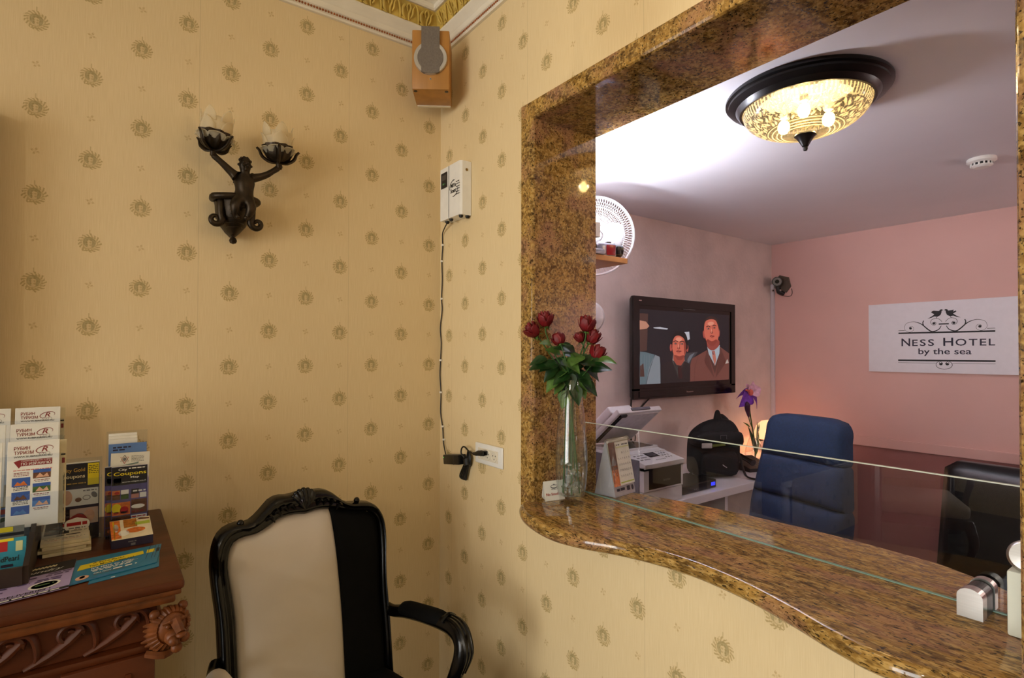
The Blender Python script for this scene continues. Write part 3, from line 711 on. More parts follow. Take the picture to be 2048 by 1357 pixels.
# ---------------------------------------------------------------- black and white armchair in the corner
CX, CY = -.68, -.36
ch = thing('carved_armchair', 'black lacquered armchair with carved crest and cream and black upholstery in the corner', 'armchair', (CX, CY, 0), math.radians(7))
outer = [(-.262,.44),(-.264,.664),(-.266,.769),(-.274,.855),(-.278,.923),(-.270,.981),(-.251,1.017),(-.223,1.031),(-.200,1.034),(-.175,1.030),(-.148,1.045),(-.124,1.067),(-.100,1.087),(-.071,1.092),(-.046,1.089),(-.0,1.094),(.040,1.091),(.071,1.088),(.098,1.074),(.124,1.050),(.151,1.032),(.178,1.027),(.202,1.024),(.238,1.016),(.264,.994),(.282,.956),(.286,.895),(.280,.823),(.277,.751),(.279,.682),(.280,.595),(.279,.44)]
innerL = [(-.216,.44),(-.217,.651),(-.219,.775),(-.227,.850),(-.234,.912),(-.229,.955),(-.216,.982),(-.190,.990),(-.150,.993),(-.112,1.008),(-.079,1.024),(-.030,1.027),(.005,1.021),(.041,1.027),(.086,1.022)]
innerR = [(.116,1.015),(.143,1.006),(.183,.999),(.224,.988),(.249,.967),(.259,.933),(.260,.859),(.254,.757),(.253,.680),(.255,.603),(.254,.44)]
split = [(.086,1.022),(.097,.932),(.104,.825),(.109,.673),(.108,.511),(.108,.44)]
def cb_(x, z, d=0): return (x, .14*(z-.8)-d, z)      # point on the reclined back, d towards the sitter
NB = 90; O2 = resample(spl2(outer, 4), NB); I2 = resample(spl2(innerL+innerR, 4), NB)
mb = MB(); rings = []
for (a0, a1), (b0, b1) in zip(O2, I2):
    g = lambda t, d: cb_(a0+(b0-a0)*t, a1+(b1-a1)*t, d)
    rings.append([g(0, .0), g(.03, .012), g(.14, .022), g(.3, .026), g(.45, .020), g(.55, .018), g(.68, .024), g(.82, .022), g(.94, .012), g(1, .002), g(1, -.022), g(0, -.022)])
mb.loft(rings, close=True, caps=True)
mb.build('back_frame', LACQ, ch, smooth=True, angle=1.2)
mb = MB()                                        # crest shell, leaf scrolls, shoulder beads
for k in range(7):
    t = (k-3)/3; bx, bz = -.003+.034*math.sin(t*1.25), 1.072+.026*math.cos(t*1.1)
    mb.tube([cb_(-.003, 1.042, .022), cb_(-.003+(bx+.003)*.6, 1.042+(bz-1.042)*.6, .03), cb_(bx, bz, .020)], [.003, .006, .009-.002*abs(t)], 8, smooth=3); mb.sph(cb_(bx, bz+.002, .014), .0095-.0025*abs(t), 2)
for sg_ in (-1, 1):
    for k in range(4):
        x = sg_*(.035+.022*k); z = 1.066-.0028*k*k
        mb.tube([cb_(x, z-.02, .024), cb_(x+sg_*.012, z-.002, .031), cb_(x+sg_*.024, z-.012, .024)], [.002, .006, .002], 6, smooth=3)
mb.build('crest', LACQ, ch, smooth=True)
for x in (-.195, .186):
    mb = MB(); mb.sph(cb_(x, 1.033, .004), .0105, 2); mb.build('shoulder_bead', LACQ, ch, smooth=True)
VELV = mat('black_upholstery', (5, 5, 5), .85, var=.3, spec=.15); IVORY = mat('cream_upholstery', (206, 196, 182), .6, var=.05, scale=5, bmp=.0006)
def pillow(name, poly, m, h):
    mb = MB(); n = 64; P = resample(poly+[poly[0]], n+1)[:n]; cx = sum(p[0] for p in P)/n; cz = sum(p[1] for p in P)/n; rings = []
    for t, d in ((0, -.012), (.0, .004), (.06, .012), (.14, .018), (.28, .024), (.45, .029), (.65, .032), (.85, .034)):
        rings.append([cb_(p[0]+(cx-p[0])*t, p[1]+(cz-p[1])*t, d*h/.034) for p in P])
    mb.loft(rings, close=True, caps=True); return mb.build(name, m, ch, smooth=True, angle=1.5)
sm = lambda L: spl2(L, 4)
pillow('back_panel', sm(innerL)+sm(split)[1:], IVORY, .030)['label'] = 'cream back panel'
pillow('back_panel', sm([(.086,1.022)]+innerR)+sm(split[::-1])[:-1], VELV, .022)['label'] = 'black back panel'
# seat
def seatx(y): return .285+.05*min(1, max(0, -y/.46))
def seat_part(name, fx0, fx1, m):
    mb = MB(); rings = []
    for y in [-.0-.49*i/12 for i in range(13)]:
        xa, xb = fx0(y), fx1(y); e = 1-(2*(-y/.49)-1)**6; ring = []
        for i in range(11):
            t = i/10; b_ = (1-(2*t-1)**6); ring.append((xa+(xb-xa)*t, y-.005, .405+.065*(.35+.65*min(e+.25, 1))*(.55+.45*b_)))
        ring += [(xb, y-.005, .40), (xa, y-.005, .40)]; rings.append(ring)
    mb.loft(rings); return mb.build(name, m, ch, smooth=True, angle=1.4)
spx = lambda y: .108+.03*(-y/.49)
seat_part('seat_cushion', lambda y: -seatx(y)+.02, spx, IVORY)['label'] = 'cream seat part'
seat_part('seat_cushion', spx, lambda y: seatx(y)-.02, VELV)['label'] = 'black seat part'
mb = MB(); rings = []
path = [(-.285, .0), (-.31, -.2), (-.335, -.44), (-.30, -.495), (-.15, -.515), (0, -.525), (.15, -.515), (.30, -.495), (.335, -.44), (.31, -.2), (.285, 0.0)]
P = resample(spl2(path, 5), 60)
for i, (x, y) in enumerate(P):
    a_, b_ = P[max(i-1, 0)], P[min(i+1, 59)]; t = Vector((b_[0]-a_[0], b_[1]-a_[1])).normalized(); nx, ny = t.y, -t.x
    wv = .018*math.cos(i/59*2*PI*3)
    rings.append([(x-nx*.012, y-ny*.012, .415), (x+nx*.008, y+ny*.008, .415), (x+nx*.014, y+ny*.014, .40), (x+nx*.010, y+ny*.010, .36), (x+nx*.012, y+ny*.012, .335+wv), (x-nx*.012, y-ny*.012, .335+wv)])
mb.loft(rings); mb.build('seat_rail', LACQ, ch, smooth=True)
for sx in (-1, 1):
    mb = MB(); mb.tube([(sx*.315, -.455, .40), (sx*.33, -.475, .34), (sx*.322, -.478, .22), (sx*.302, -.465, .10), (sx*.305, -.475, .035), (sx*.318, -.495, .012)], [.036, .034, .024, .017, .018, .02], 12, smooth=4); mb.build('front_leg', LACQ, ch, smooth=True)
    mb = MB(); mb.tube([(sx*.258, -.03, .47), (sx*.27, .0, .36), (sx*.272, .03, .18), (sx*.275, .085, .018)], [.024, .025, .02, .018], 10, smooth=4); mb.build('rear_leg', LACQ, ch, smooth=True)
    arm = [(sx*.268, -.012, .655), (sx*.285, -.05, .645), (sx*.298, -.11, .658), (sx*.304, -.20, .676), (sx*.310, -.30, .688), (sx*.312, -.37, .690), (sx*.308, -.415, .672), (sx*.300, -.425, .635), (sx*.292, -.405, .575), (sx*.294, -.37, .50), (sx*.302, -.355, .40)]
    mb = MB(); mb.tube(arm, [.020, .020, .022, .024, .025, .028, .030, .028, .023, .022, .026], 12, smooth=5)
    for k in (-1, 0, 1):
        mb.tube([(sx*.312+k*.012, -.35, .716), (sx*.312+k*.012, -.39, .713), (sx*.309+k*.013, -.425, .694), (sx*.303+k*.012, -.452, .645), (sx*.295+k*.009, -.432, .58)], [.006, .007, .007, .006, .003], 6, smooth=4)
    mb.tube([(sx*.312-.027, -.335, .706), (sx*.312, -.337, .722), (sx*.312+.027, -.335, .706)], .007, 6, smooth=4)
    mb.build('arm', LACQ, ch, smooth=True)
    mb = MB(); rg = []
    for i in range(13):
        t = i/12; y = -.085-.245*t; c = Vector((sx*(.296+.015*t), y, .664+.034*t)); hh = .026*math.sqrt(max(.05, 1-(2*t-1)**6)); ww = .029*math.sqrt(max(.2, 1-(2*t-1)**8))
        rg.append([(c.x+ww*math.cos(q), c.y, c.z+hh*max(-.3, math.sin(q))*1.15) for q in [2*PI*j/16 for j in range(16)]])
    mb.loft(rg); mb.build('arm_pad', IVORY if sx < 0 else VELV, ch, smooth=True)['label'] = 'cream arm pad' if sx < 0 else 'black arm pad'

# ---------------------------------------------------------------- leaflets on the console
TZ = 1.0305
ACR = clear('acrylic', (.93, .95, .98), .02, 1.0, 1.49)
def leaflet(name, label, x, y, zt, wd=.099, hgt=.21, th=.006, lean=.16, rows=True, seed=0, group='travel leaflets in the rack', pr=True):
    """folded tourist leaflet standing in a pocket: x, y = bottom centre of its front face"""
    t = thing(name, label, 'leaflet', (x, y, zt-hgt*math.cos(lean)), 0, group, euler=(-lean, 0, 0))
    mb = MB(); mb.box((-wd/2, 0, 0), (wd/2, th, hgt), bev=.0008); mb.build('pages', PAPER, t)
    s = Sheet((-wd/2, -.0001, 0), (1, 0, 0), (0, 0, 1)); k = wd/.099
    s.text('РУБИН', .012, .1885, .0085, .030, DRED); s.text('ТУРИЗМ', .012, .1775, .0085, .037, DRED)
    cx, cy = .070, .187
    s.line([(cx+.0165*math.cos(q)*1.0, cy+.0085*math.sin(q)+.18*.0165*math.cos(q)) for q in [-.5+i/24*5.6 for i in range(25)]], lambda u_: .0006+.0012*math.sin(PI*u_), DRED)
    s.text('R', cx-.006, cy-.0055, .0125, .012, DRED, .35); 
    for q in (-.006, .006): s.line([(cx+q+.0042*math.cos(b), cy-.0105+.0036*math.sin(b)) for b in [2*PI*i/14 for i in range(15)]], .0007, GREYI)
    s.text('WWW.RUBINISRAEL.RU', .012, .1695, .0042, .073, INK)
    s.poly([(.012, .160), (.022, .164), (.085, .164), (.085, .149), (.026, .149), (.022, .144)], DRED); s.lay = 2
    s.text('ЭКСКУРСИИ И ТУРЫ', .026, .1595, .0032, .057, PAPER); s.text('ПО ИЗРАИЛЮ', .026, .1508, .0065, .057, PAPER); s.lay = 1
    if rows:
        s.scrib(.012, .085, .138, .002, mat('pink_ink', (200, 120, 110), .6), seed)
        for r in range(3):
            y0 = .108-.034*r
            for c_ in (0, 1):
                xx = .010 if c_ == 0 else .049
                yy = y0+(.012 if c_ else -.004)
                pic = (r+c_) % 2 if True else 0
                if c_ == 1:
                    s.rect(xx, yy-.004, xx+.034, yy+.018, (BRNI, GREENI, SKYB)[r]); s.lay = 2; s.rect(xx, yy+.010, xx+.034, yy+.018, BLUEI); s.poly([(xx+.005, yy-.002), (xx+.013, yy+.009), (xx+.02, yy+.001), (xx+.027, yy+.008), (xx+.031, yy-.002)], SKIN); s.lay = 1
                    s.scrib(xx+.002, xx+.032, yy-.009, .0017, DRED, seed+r*7); s.scrib(xx+.004, xx+.03, yy-.0125, .0014, GREYI, seed+r*9)
                else:
                    s.rect(xx, yy-.004, xx+.034, yy+.017, BLUEI); s.lay = 2; s.poly([(xx+.004, yy-.002), (xx+.010, yy+.007), (xx+.016, yy+.003), (xx+.022, yy+.009), (xx+.029, yy-.002)], (ORNG, BRNI, SKYB)[r]); s.lay = 1
                    for q in range(3): s.scrib(xx+.003, xx+.031, yy+.028-.0035*q, .0015, DRED if r == 0 else INK, seed+r*11+q)
    s.build('cover_print', t); return t
tiers = [(-.156, 1.390, 'rear'), (-.285, 1.357, 'middle'), (-.417, 1.327, 'front')]
RX = {'rear': -1.364, 'middle': -1.360, 'front': -1.351}
for y, zt, nm in tiers:
    for c_, side in ((0, 'right'), (1, 'left')):
        leaflet('travel_leaflet', 'white and red travel leaflet in the %s tier of the rack, %s column' % (nm, 'right hand' if c_ == 0 else 'left hand'), RX[nm]-c_*.108, y+.024, zt, seed=c_*3+len(nm), rows=(nm == 'front'))
# spare leaflets peeping out behind the right column
for y, zt, nm, dx in ((-.15, 1.388, 'rear', .010), (-.405, 1.325, 'front', .013)):
    t = thing('spare_leaflet', 'cream edged leaflet peeping out behind the %s right hand leaflet of the rack' % nm, 'leaflet', (RX[nm]+dx, y+.034, zt-.21*math.cos(.16)-.003), 0, None, euler=(-.16, 0, 0))
    mb = MB(); mb.box((-.0495, 0, 0), (.0495, .004, .21)); mb.build('pages', mat('cream_paper', (214, 200, 160), .6), t)
    s = Sheet((-.0495, -.0001, 0), (1, 0, 0), (0, 0, 1)); s.rect(.09, .15, .096, .163, DRED); s.scrib(.088, .097, .17, .004, INK, 2); s.build('cover_print', t)
rk = thing('leaflet_rack', 'clear acrylic tiered rack holding white travel leaflets at the left end of the console', 'leaflet rack', (-1.42, -.27, TZ))
for y, zt, nm in tiers:
    zb_ = zt-.235; cx = RX[nm]-.054
    mb = MB(); mb.box((cx-.112, y-.012, zb_), (cx+.112, y-.009, zb_+.115)); mb.build('pocket_front', ACR, rk, world=True)
    mb = MB(); mb.box((cx-.112, y+.050, zb_), (cx+.112, y+.053, zb_+.20)); mb.build('pocket_back', ACR, rk, world=True)
    mb = MB(); mb.box((cx-.112, y-.012, zb_), (cx+.112, y+.053, zb_+.003)); mb.build('pocket_floor', ACR, rk, world=True)
    mb = MB(); mb.box((cx+.112, y-.012, TZ), (cx+.115, y+.053, zb_+.15)); mb.build('pocket_side', ACR, rk, world=True)
    mb = MB(); mb.box((cx-.115, y-.012, TZ), (cx-.112, y+.053, zb_+.15)); mb.build('pocket_side', ACR, rk, world=True)

def qr(s, x, y, w_): pass
# gold coupons booklet in its holder
gh = thing('coupon_holder', 'small clear acrylic holder with a black and gold booklet between rack and map stand', 'leaflet holder', (-1.262, -.235, TZ))
mb = MB(); mb.box((-1.312, -.225, TZ), (-1.214, -.222, 1.252), bev=.001); mb.build('back_panel', ACR, gh, world=True)
mb = MB(); mb.box((-1.312, -.262, TZ), (-1.214, -.259, 1.20), bev=.001); mb.build('front_panel', ACR, gh, world=True)
mb = MB(); mb.box((-1.312, -.262, TZ), (-1.214, -.222, TZ+.003)); mb.build('base', ACR, gh, world=True)
for x in (-1.312, -1.217):
    mb = MB(); mb.box((x, -.259, TZ+.003), (x+.003, -.225, 1.2)); mb.build('side_panel', ACR, gh, world=True)
gb = thing('gold_coupons_booklet', 'black and gold coupon booklet standing in the small acrylic holder', 'booklet', (-1.263, -.240, TZ+.004))
mb = MB(); mb.box((-.043, -.014, 0), (.043, .012, .208)); mb.build('pages', PAPER, gb)
s = Sheet((-.043, -.0142, 0), (1, 0, 0), (0, 0, 1))
s.rect(0, 0, .086, .208, NAVY); s.lay = 2
GT = mat('gold_ink', (178, 138, 56), .5); s.rect(.001, .146, .058, .206, INK); s.rect(.060, .146, .085, .206, YELL)
s.rect(.002, .092, .084, .138, PAPER); s.rect(.002, .040, .084, .084, mat('pale_pink_ink', (206, 176, 156), .5)); s.rect(.002, .04, .022, .084, ORNG); s.rect(.002, .002, .084, .036, DARKP); s.lay = 3
s.text('City Gold', .004, .182, .013, .050, GT); s.text('Coupons', .004, .165, .013, .050, mat('pale_gold_ink', (220, 205, 160), .5)); s.scrib(.004, .056, .152, .003, GT, 5)
for q in range(5): s.scrib(.062, .084, .198-.005*q, .002, INK, q)
s.ell(.015, .116, .012, .02, SKIN); s.ell(.040, .108, .007, .006, BRNI); s.line([(.058+.008*math.cos(b), .112+.006*math.sin(b)) for b in [2*PI*i/16 for i in range(17)]], .0016, GREYI); s.ell(.075, .118, .006, .009, GREYI, rot=.5); s.scrib(.05, .08, .130, .003, GREYI, 3)
s.ell(.064, .062, .012, .017, SKIN); s.line([(.034+.009*math.cos(b), .056+.010*math.sin(b)) for b in [2*PI*i/16 for i in range(17)]], .002, GREYI); s.line([(.044+.009*math.cos(b), .060+.010*math.sin(b)) for b in [2*PI*i/16 for i in range(17)]], .002, GREYI)
for q in range(4): s.rect(.005, .045+.009*q, .019, .049+.009*q, BRNI)
s.build('cover_print', gb)
s = Sheet((-1.296, -.2625, 1.055), (1, 0, 0), (0, 0, 1)); s.ell(.028, .022, .028, .022, PAPER); s.lay = 2; s.poly([(.006, .036), (.018, .046), (.030, .052), (.044, .046), (.052, .034), (.028, .042)], DRED); s.scrib(.006, .050, .020, .009, REDI, 6, .15); s.scrib(.01, .046, .012, .003, GREYI, 2)
o = s.build('round_sticker', gh, world=True); o['label'] = 'round white and red sticker'

# city coupons map stand
st = thing('map_stand', 'tall clear acrylic stand holding coupon maps at the right end of the console', 'leaflet holder', (-1.155, -.25, TZ))
mb = MB(); mb.box((-1.205, -.205, TZ), (-1.106, -.202, 1.318), bev=.001); mb.build('back_panel', ACR, st, world=True)
mb = MB(); mb.box((-1.205, -.292, TZ), (-1.106, -.289, 1.185), bev=.001); mb.build('front_panel', ACR, st, world=True)
for x in (-1.205, -1.109):
    mb = MB(); mb.box((x, -.289, TZ), (x+.003, -.205, 1.19)); mb.build('side_panel', clear('violet_edge_acrylic', (.72, .70, .95), .02), st, world=True)
mb = MB(); mb.box((-1.205, -.289, TZ), (-1.106, -.205, TZ+.003)); mb.build('base', ACR, st, world=True)
for k in range(3):
    t = thing('city_map', ('rear white topped folded map at the top of the map stand', 'second white topped folded map in the map stand', 'third white topped folded map just above the blue leaflet in the map stand')[k], 'folded map', (-1.166, -.212-.012*k, TZ+.004), 0, None)
    mb = MB(); mb.box((-.034, -.005, 0), (.034, .005, .278-.007*k), bev=.001); mb.build('pages', PAPER, t)
bl = thing('blue_leaflet', 'blue leaflet with dark print standing behind the white one in the map stand', 'leaflet', (-1.155, -.247, TZ+.004))
mb = MB(); mb.box((-.045, -.003, 0), (.045, .003, .252)); mb.build('pages', mat('steel_blue_ink', (92, 128, 188), .5, var=.04), bl)
s = Sheet((-.045, -.0032, 0), (1, 0, 0), (0, 0, 1)); s.scrib(.010, .052, .240, .004, NAVY, 3); s.scrib(.010, .040, .233, .004, NAVY, 5); s.rect(.012, .222, .022, .226, NAVY); s.build('cover_print', bl)
wl = thing('white_leaflet', 'white leaflet with a six pointed star emblem in the map stand', 'leaflet', (-1.155, -.256, TZ+.004), 0, None, euler=(0, .03, 0))
mb = MB(); mb.box((-.046, -.003, 0), (.046, .003, .226)); mb.build('pages', PAPER, wl)
s = Sheet((-.046, -.0032, 0), (1, 0, 0), (0, 0, 1))
for r0 in (0, PI): s.line([(.032+.011*math.sin(2*PI*i/3+r0), .208+.012*math.cos(2*PI*i/3+r0)) for i in range(4)], .0014, REDI if r0 else GREYI)
s.ell(.032, .208, .004, .0045, GREYI, 10)
for q in range(5): s.scrib(.048, .078, .215-.0036*q, .0014, GREYI, q)
s.poly([(.02, .187), (.065, .194), (.066, .199), (.021, .190)], mat('grey_green_ink', (120, 140, 136), .5)); s.build('cover_print', wl)
def coupon_map(label, x, y, off):
    t = thing('coupons_map', label, 'folded map', (x, y, TZ+.004)); mb = MB(); mb.box((-.042, -.004, 0), (.042, .004, .192)); mb.build('pages', PAPER, t)
    s = Sheet((-.042, -.0042, 0), (1, 0, 0), (0, 0, 1)); s.rect(0, 0, .084, .192, mat('violet_ink', (84, 78, 130), .5)); s.lay = 2
    s.rect(.001, .140, .083, .191, INK); s.rect(.005, .142, .022, .160, PAPER)
    for i, (x0, y0, m_) in enumerate(((.002, .112, ORNG), (.022, .112, PAPER), (.046, .112, DARKP), (.002, .100, BRNI), (.022, .1, GREENI), (.046, .1, mat('rose_ink', (176, 120, 110), .5)), (.066, .1, PAPER))): s.rect(x0, y0, x0+.018 if x0 < .06 else .082, y0+.014, m_)
    s.rect(.002, .056, .044, .092, ORNG); s.rect(.046, .056, .083, .096, BRNI); s.rect(.002, .024, .044, .054, BRNI); s.rect(.046, .024, .083, .052, PAPER); s.rect(.002, .002, .083, .022, BRNI); s.rect(.048, .028, .066, .044, REDI); s.lay = 3
    s.text('City', .016, .178, .009, .02, PAPER); s.scrib(.04, .08, .184, .003, PAPER, 1); s.text('Coupons', .005, .164, .013, .076, YELL); s.text('Map', .044, .156, .007, .02, PAPER); s.text('www.citpn.co.il', .024, .145, .005, .056, PAPER)
    s.ell(.012, .076, .011, .013, YELL); s.ell(.03, .070, .010, .010, REDI); s.ell(.062, .076, .016, .006, PAPER); s.scrib(.048, .08, .060, .004, DRED, 4); s.scrib(.006, .04, .06, .006, REDI, 8); s.scrib(.048, .08, .046, .003, REDI, 6)
    s.ell(.03, .106, .007, .004, GREENI); s.ell(.013, .119, .006, .004, REDI); s.scrib(.05, .08, .118, .004, PAPER, 9); s.ell(.02, .012, .014, .006, ORNG); s.ell(.062, .012, .014, .007, mat('copper_ink', (150, 90, 40), .5))
    s.build('cover_print', t); return t
coupon_map('coupon map half hidden behind the front one in the map stand', -1.166, -.268, 1); coupon_map('front coupon map with large yellow lettering in the map stand', -1.151, -.279, 0)
s = Sheet((-1.2, -.2925, 1.05), (1, 0, 0), (0, 0, 1)); s.text('Caprice', .004, .016, .020, .068, INK, .15); s.build('lettering', st, world=True)
fb = thing('food_flyer_box', 'flat box of dark flyers with a food picture in front of the map stand', 'flyer box', (-1.148, -.352, TZ), .05)
mb = MB(); mb.loft([[(-.046, -.042, 0), (.046, -.042, 0), (.046, .045, 0), (-.046, .045, 0)], [(-.046, -.042, .022), (.046, -.042, .022), (.046, .045, .052), (-.046, .045, .052)]]); mb.build('box', NAVY, fb)
s = Sheet((-.046, -.042, .0222), (1, 0, 0), (0, .087, .030)); s.rect(0, 0, .092, 1, mat('pale_cream_ink', (222, 208, 176), .5)); s.lay = 2; s.rect(.0, .05, .022, .98, ORNG); s.rect(.006, .02, .009, .95, YELL); s.rect(.03, .55, .06, .98, mat('amber_ink', (168, 104, 30), .5, var=.4, scale=120)); s.ell(.055, .38, .022, .13, ORNG); s.ell(.028, .3, .012, .14, PAPER); s.rect(.056, .62, .09, .78, LIME); s.ell(.012, .6, .006, .2, PAPER); s.poly([(.06, .9), (.09, .86), (.09, .94), (.07, .99)], BRNI); s.build('food_picture', fb)
s = Sheet((-.046, -.0422, 0), (1, 0, 0), (0, 0, 1)); s.scrib(.036, .054, .012, .003, GREYI, 2); s.rect(.042, .003, .052, .009, GREYI); s.build('lettering', fb)
# stack of cafe magazines
for k in range(4):
    t = thing('menu_magazine', ('bottom magazine of the small cream stack on the console', 'second magazine from the bottom of the cream stack', 'third magazine of the cream stack, just under the top one', 'top magazine of the cream stack showing two dark pictures')[k], 'magazine', (-1.286-.002*k, -.245+.004*(k % 2), TZ+.0085*k), (.02, -.05, .045, .03)[k], 'magazines stacked on the console')
    mb = MB(); mb.box((-.049, -.125, 0), (.049, .125, .008), bev=.001); mb.build('pages', mat('cream_paper', (214, 200, 160), .6), t)
    if k == 3:
        s = Sheet((-.049, -.125, .0082), (1, 0, 0), (0, 1, 0)); s.rect(0, 0, .098, .25, mat('ivory_print', (212, 202, 172), .5)); s.lay = 2
        s.rect(.004, .075, .056, .205, INK); s.ell(.08, .20, .016, .032, DARKP, rot=-.2); s.ell(.075, .14, .018, .03, GREENI, rot=-.2); s.lay = 3
        for q in range(9): s.ell(.012+.004*q+(.003 if q % 2 else 0), .10+.011*q, .008, .007, GREYI if q % 3 else BRNI, 10)
        s.ell(.074, .142, .009, .015, BRNI); s.scrib(.066, .08, .098, .004, DRED, 1); s.scrib(.06, .094, .086, .006, GREYI, 2); s.scrib(.03, .08, .056, .008, INK, 8); s.scrib(.018, .052, .224, .007, GREYI, 9); s.scrib(.006, .09, .03, .004, GREYI, 3); s.scrib(.012, .08, .018, .003, mat('pink_ink', (200, 120, 110), .6), 4); s.build('cover_print', t)
# wooden card tray and its cards
tr = thing('card_tray', 'dark wooden tray full of coloured cards at the left edge of the console', 'tray', (-1.40, -.43, TZ))
TW = mat('dark_tray_wood', (40, 26, 18), .5, var=.3, scale=20)
mb = MB(); mb.box((-1.50, -.56, TZ), (-1.35, -.27, TZ+.006)); mb.build('base', TW, tr, world=True)
mb = MB(); mb.prism([(-.56, TZ), (-.27, TZ), (-.27, TZ+.12), (-.33, TZ+.115), (-.56, TZ+.045)], lambda p, q, dd: (dd, p, q), -1.352, -1.342); mb.build('side', TW, tr, world=True)
mb = MB(); mb.prism([(-.56, TZ), (-.27, TZ), (-.27, TZ+.12), (-.33, TZ+.115), (-.56, TZ+.045)], lambda p, q, dd: (dd, p, q), -1.51, -1.50); mb.build('side', TW, tr, world=True)
mb = MB(); mb.box((-1.50, -.565, TZ), (-1.352, -.557, TZ+.045)); mb.build('front', TW, tr, world=True)
mb = MB(); mb.box((-1.50, -.276, TZ), (-1.352, -.268, TZ+.12)); mb.build('back', TW, tr, world=True)
def card(label, x, y, h, wd, m, lean, deco):
    t = thing('advert_card', label, 'card', (x, y, TZ+.007), 0, None, euler=(-lean, 0, 0)); mb = MB(); mb.box((-wd/2, 0, 0), (wd/2, .003, h)); mb.build('card', m, t)
    s = Sheet((-wd/2, -.0002, 0), (1, 0, 0), (0, 0, 1)); deco(s, wd, h); s.build('print', t)
CYAN = mat('cyan_ink', (40, 140, 165), .5)
card('yellow card with a dark skyline at the back right of the card tray', -1.372, -.300, .142, .05, YELL, .05, lambda s, w_, h: (s.poly([(.006, .03), (.044, .03), (.040, h-.022), (.034, h-.022), (.030, h-.035), (.022, h-.03), (.018, h-.02), (.010, h-.022)], BRNI)))
card('white card with a green and red logo behind the teal card in the tray', -1.402, -.345, .125, .085, PAPER, .1, lambda s, w_, h: (s.rect(0, h-.022, w_, h, SKYB), s.up(), s.rect(.022, h-.016, .062, h-.004, REDI), s.poly([(.020, h-.038), (.05, h-.030), (.062, h-.028), (.058, h-.02), (.025, h-.026)], mat('deep_green_ink', (24, 92, 66), .5)), s.scrib(.03, .055, h-.052, .005, INK, 3), s.rect(.052, .01, .075, h-.075, DARKP)))
card('yellow card with a photo at the left back of the card tray', -1.452, -.340, .128, .075, YELL, .1, lambda s, w_, h: (s.rect(.01, .02, w_-.006, h-.02, DARKP)))
card('black and yellow striped card just behind the teal card', -1.412, -.435, .098, .10, mat('grey_card', (120, 120, 110), .5), .12, lambda s, w_, h: (s.rect(.02, h-.012, .08, h-.001, YELL), s.rect(0, h-.022, w_, h-.015, INK)))
card('teal and red card at the front of the card tray', -1.402, -.495, .085, .098, CYAN, .16, lambda s, w_, h: (s.rect(0, h-.006, w_-.022, h, YELL), s.rect(0, h-.028, w_-.032, h-.006, REDI), s.rect(w_-.018, h-.03, w_-.006, h-.008, mat('pale_lime_ink', (200, 204, 150), .5)), s.up(), s.text('GrandPearl', .03, .034, .012, .055, INK, .1), s.scrib(.01, .08, .022, .006, NAVY, 5)))
# flat leaflets lying on the top
def flat(name, label, pts, deco, z, m):
    """lies flat: pts = bottom-left, bottom-right, top-right, top-left"""
    P0, P1, P2, P3 = [Vector((*p, z)) for p in pts]; t = thing(name, label, 'leaflet', ((P0+P2)/2), 0)
    mb = MB(); mb.loft([[P0, P1, P2, P3], [p+Vector((0, 0, .0012)) for p in (P0, P1, P2, P3)]]); mb.build('paper', m, t, world=True)
    def wp(x, y, d): 
        a_ = P0.lerp(P1, x); b_ = P3.lerp(P2, x); q = a_.lerp(b_, y); return Vector((q.x, q.y, z+.0013+d))
    s = Sheet((0, 0, 0), (1, 0, 0), (0, 1, 0), warp=wp); deco(s); s.build('print', t, world=True)
def teal1(s):
    s.poly([(.04, .48), (.80, .70), (.81, .80), (.86, .72), (.87, .90), (.06, .74)][:0] or [(.04, .50), (.06, .72), (.78, .80), (.80, .62)], YELL); s.rect(.83, .62, .93, .80, YELL); s.rect(.95, .60, .99, .80, INK); s.lay = 2
    s.text('A Sore Back?', .20, .665, .06, .36, INK); s.text('Too Much Pressure?', .16, .565, .06, .52, INK)
    s.text("It's time to relax...", .20, .42, .085, .54, PAPER); s.scrib(.2, .68, .36, .03, PAPER, 2); s.scrib(.22, .66, .31, .03, PAPER, 4)
    s.text('CALL NOW', .24, .20, .05, .2, PAPER); s.scrib(.46, .74, .2, .05, PAPER, 7); s.scrib(.24, .6, .15, .025, GREYI, 4); s.ell(.12, .16, .075, .085, SKIN); s.ell(.12, .18, .03, .05, BRNI); s.rect(0, .02, .60, .05, SKYB)
    for x in (.86, .93, .97): s.line([(x, .98), (x-.02, .3)], .006, NAVY)
flat('massage_leaflet', 'lower teal leaflet partly covered by the teal massage leaflet', [(-1.235, -.632), (-1.100, -.602), (-1.090, -.47), (-1.225, -.50)], lambda s: s.rect(.3, .02, .36, .06, PAPER), TZ, TEAL)
flat('massage_leaflet', 'upper teal massage leaflet with a yellow banner on the console front', [(-1.268, -.622), (-1.103, -.575), (-1.083, -.428), (-1.262, -.448)], teal1, TZ+.002, TEAL)
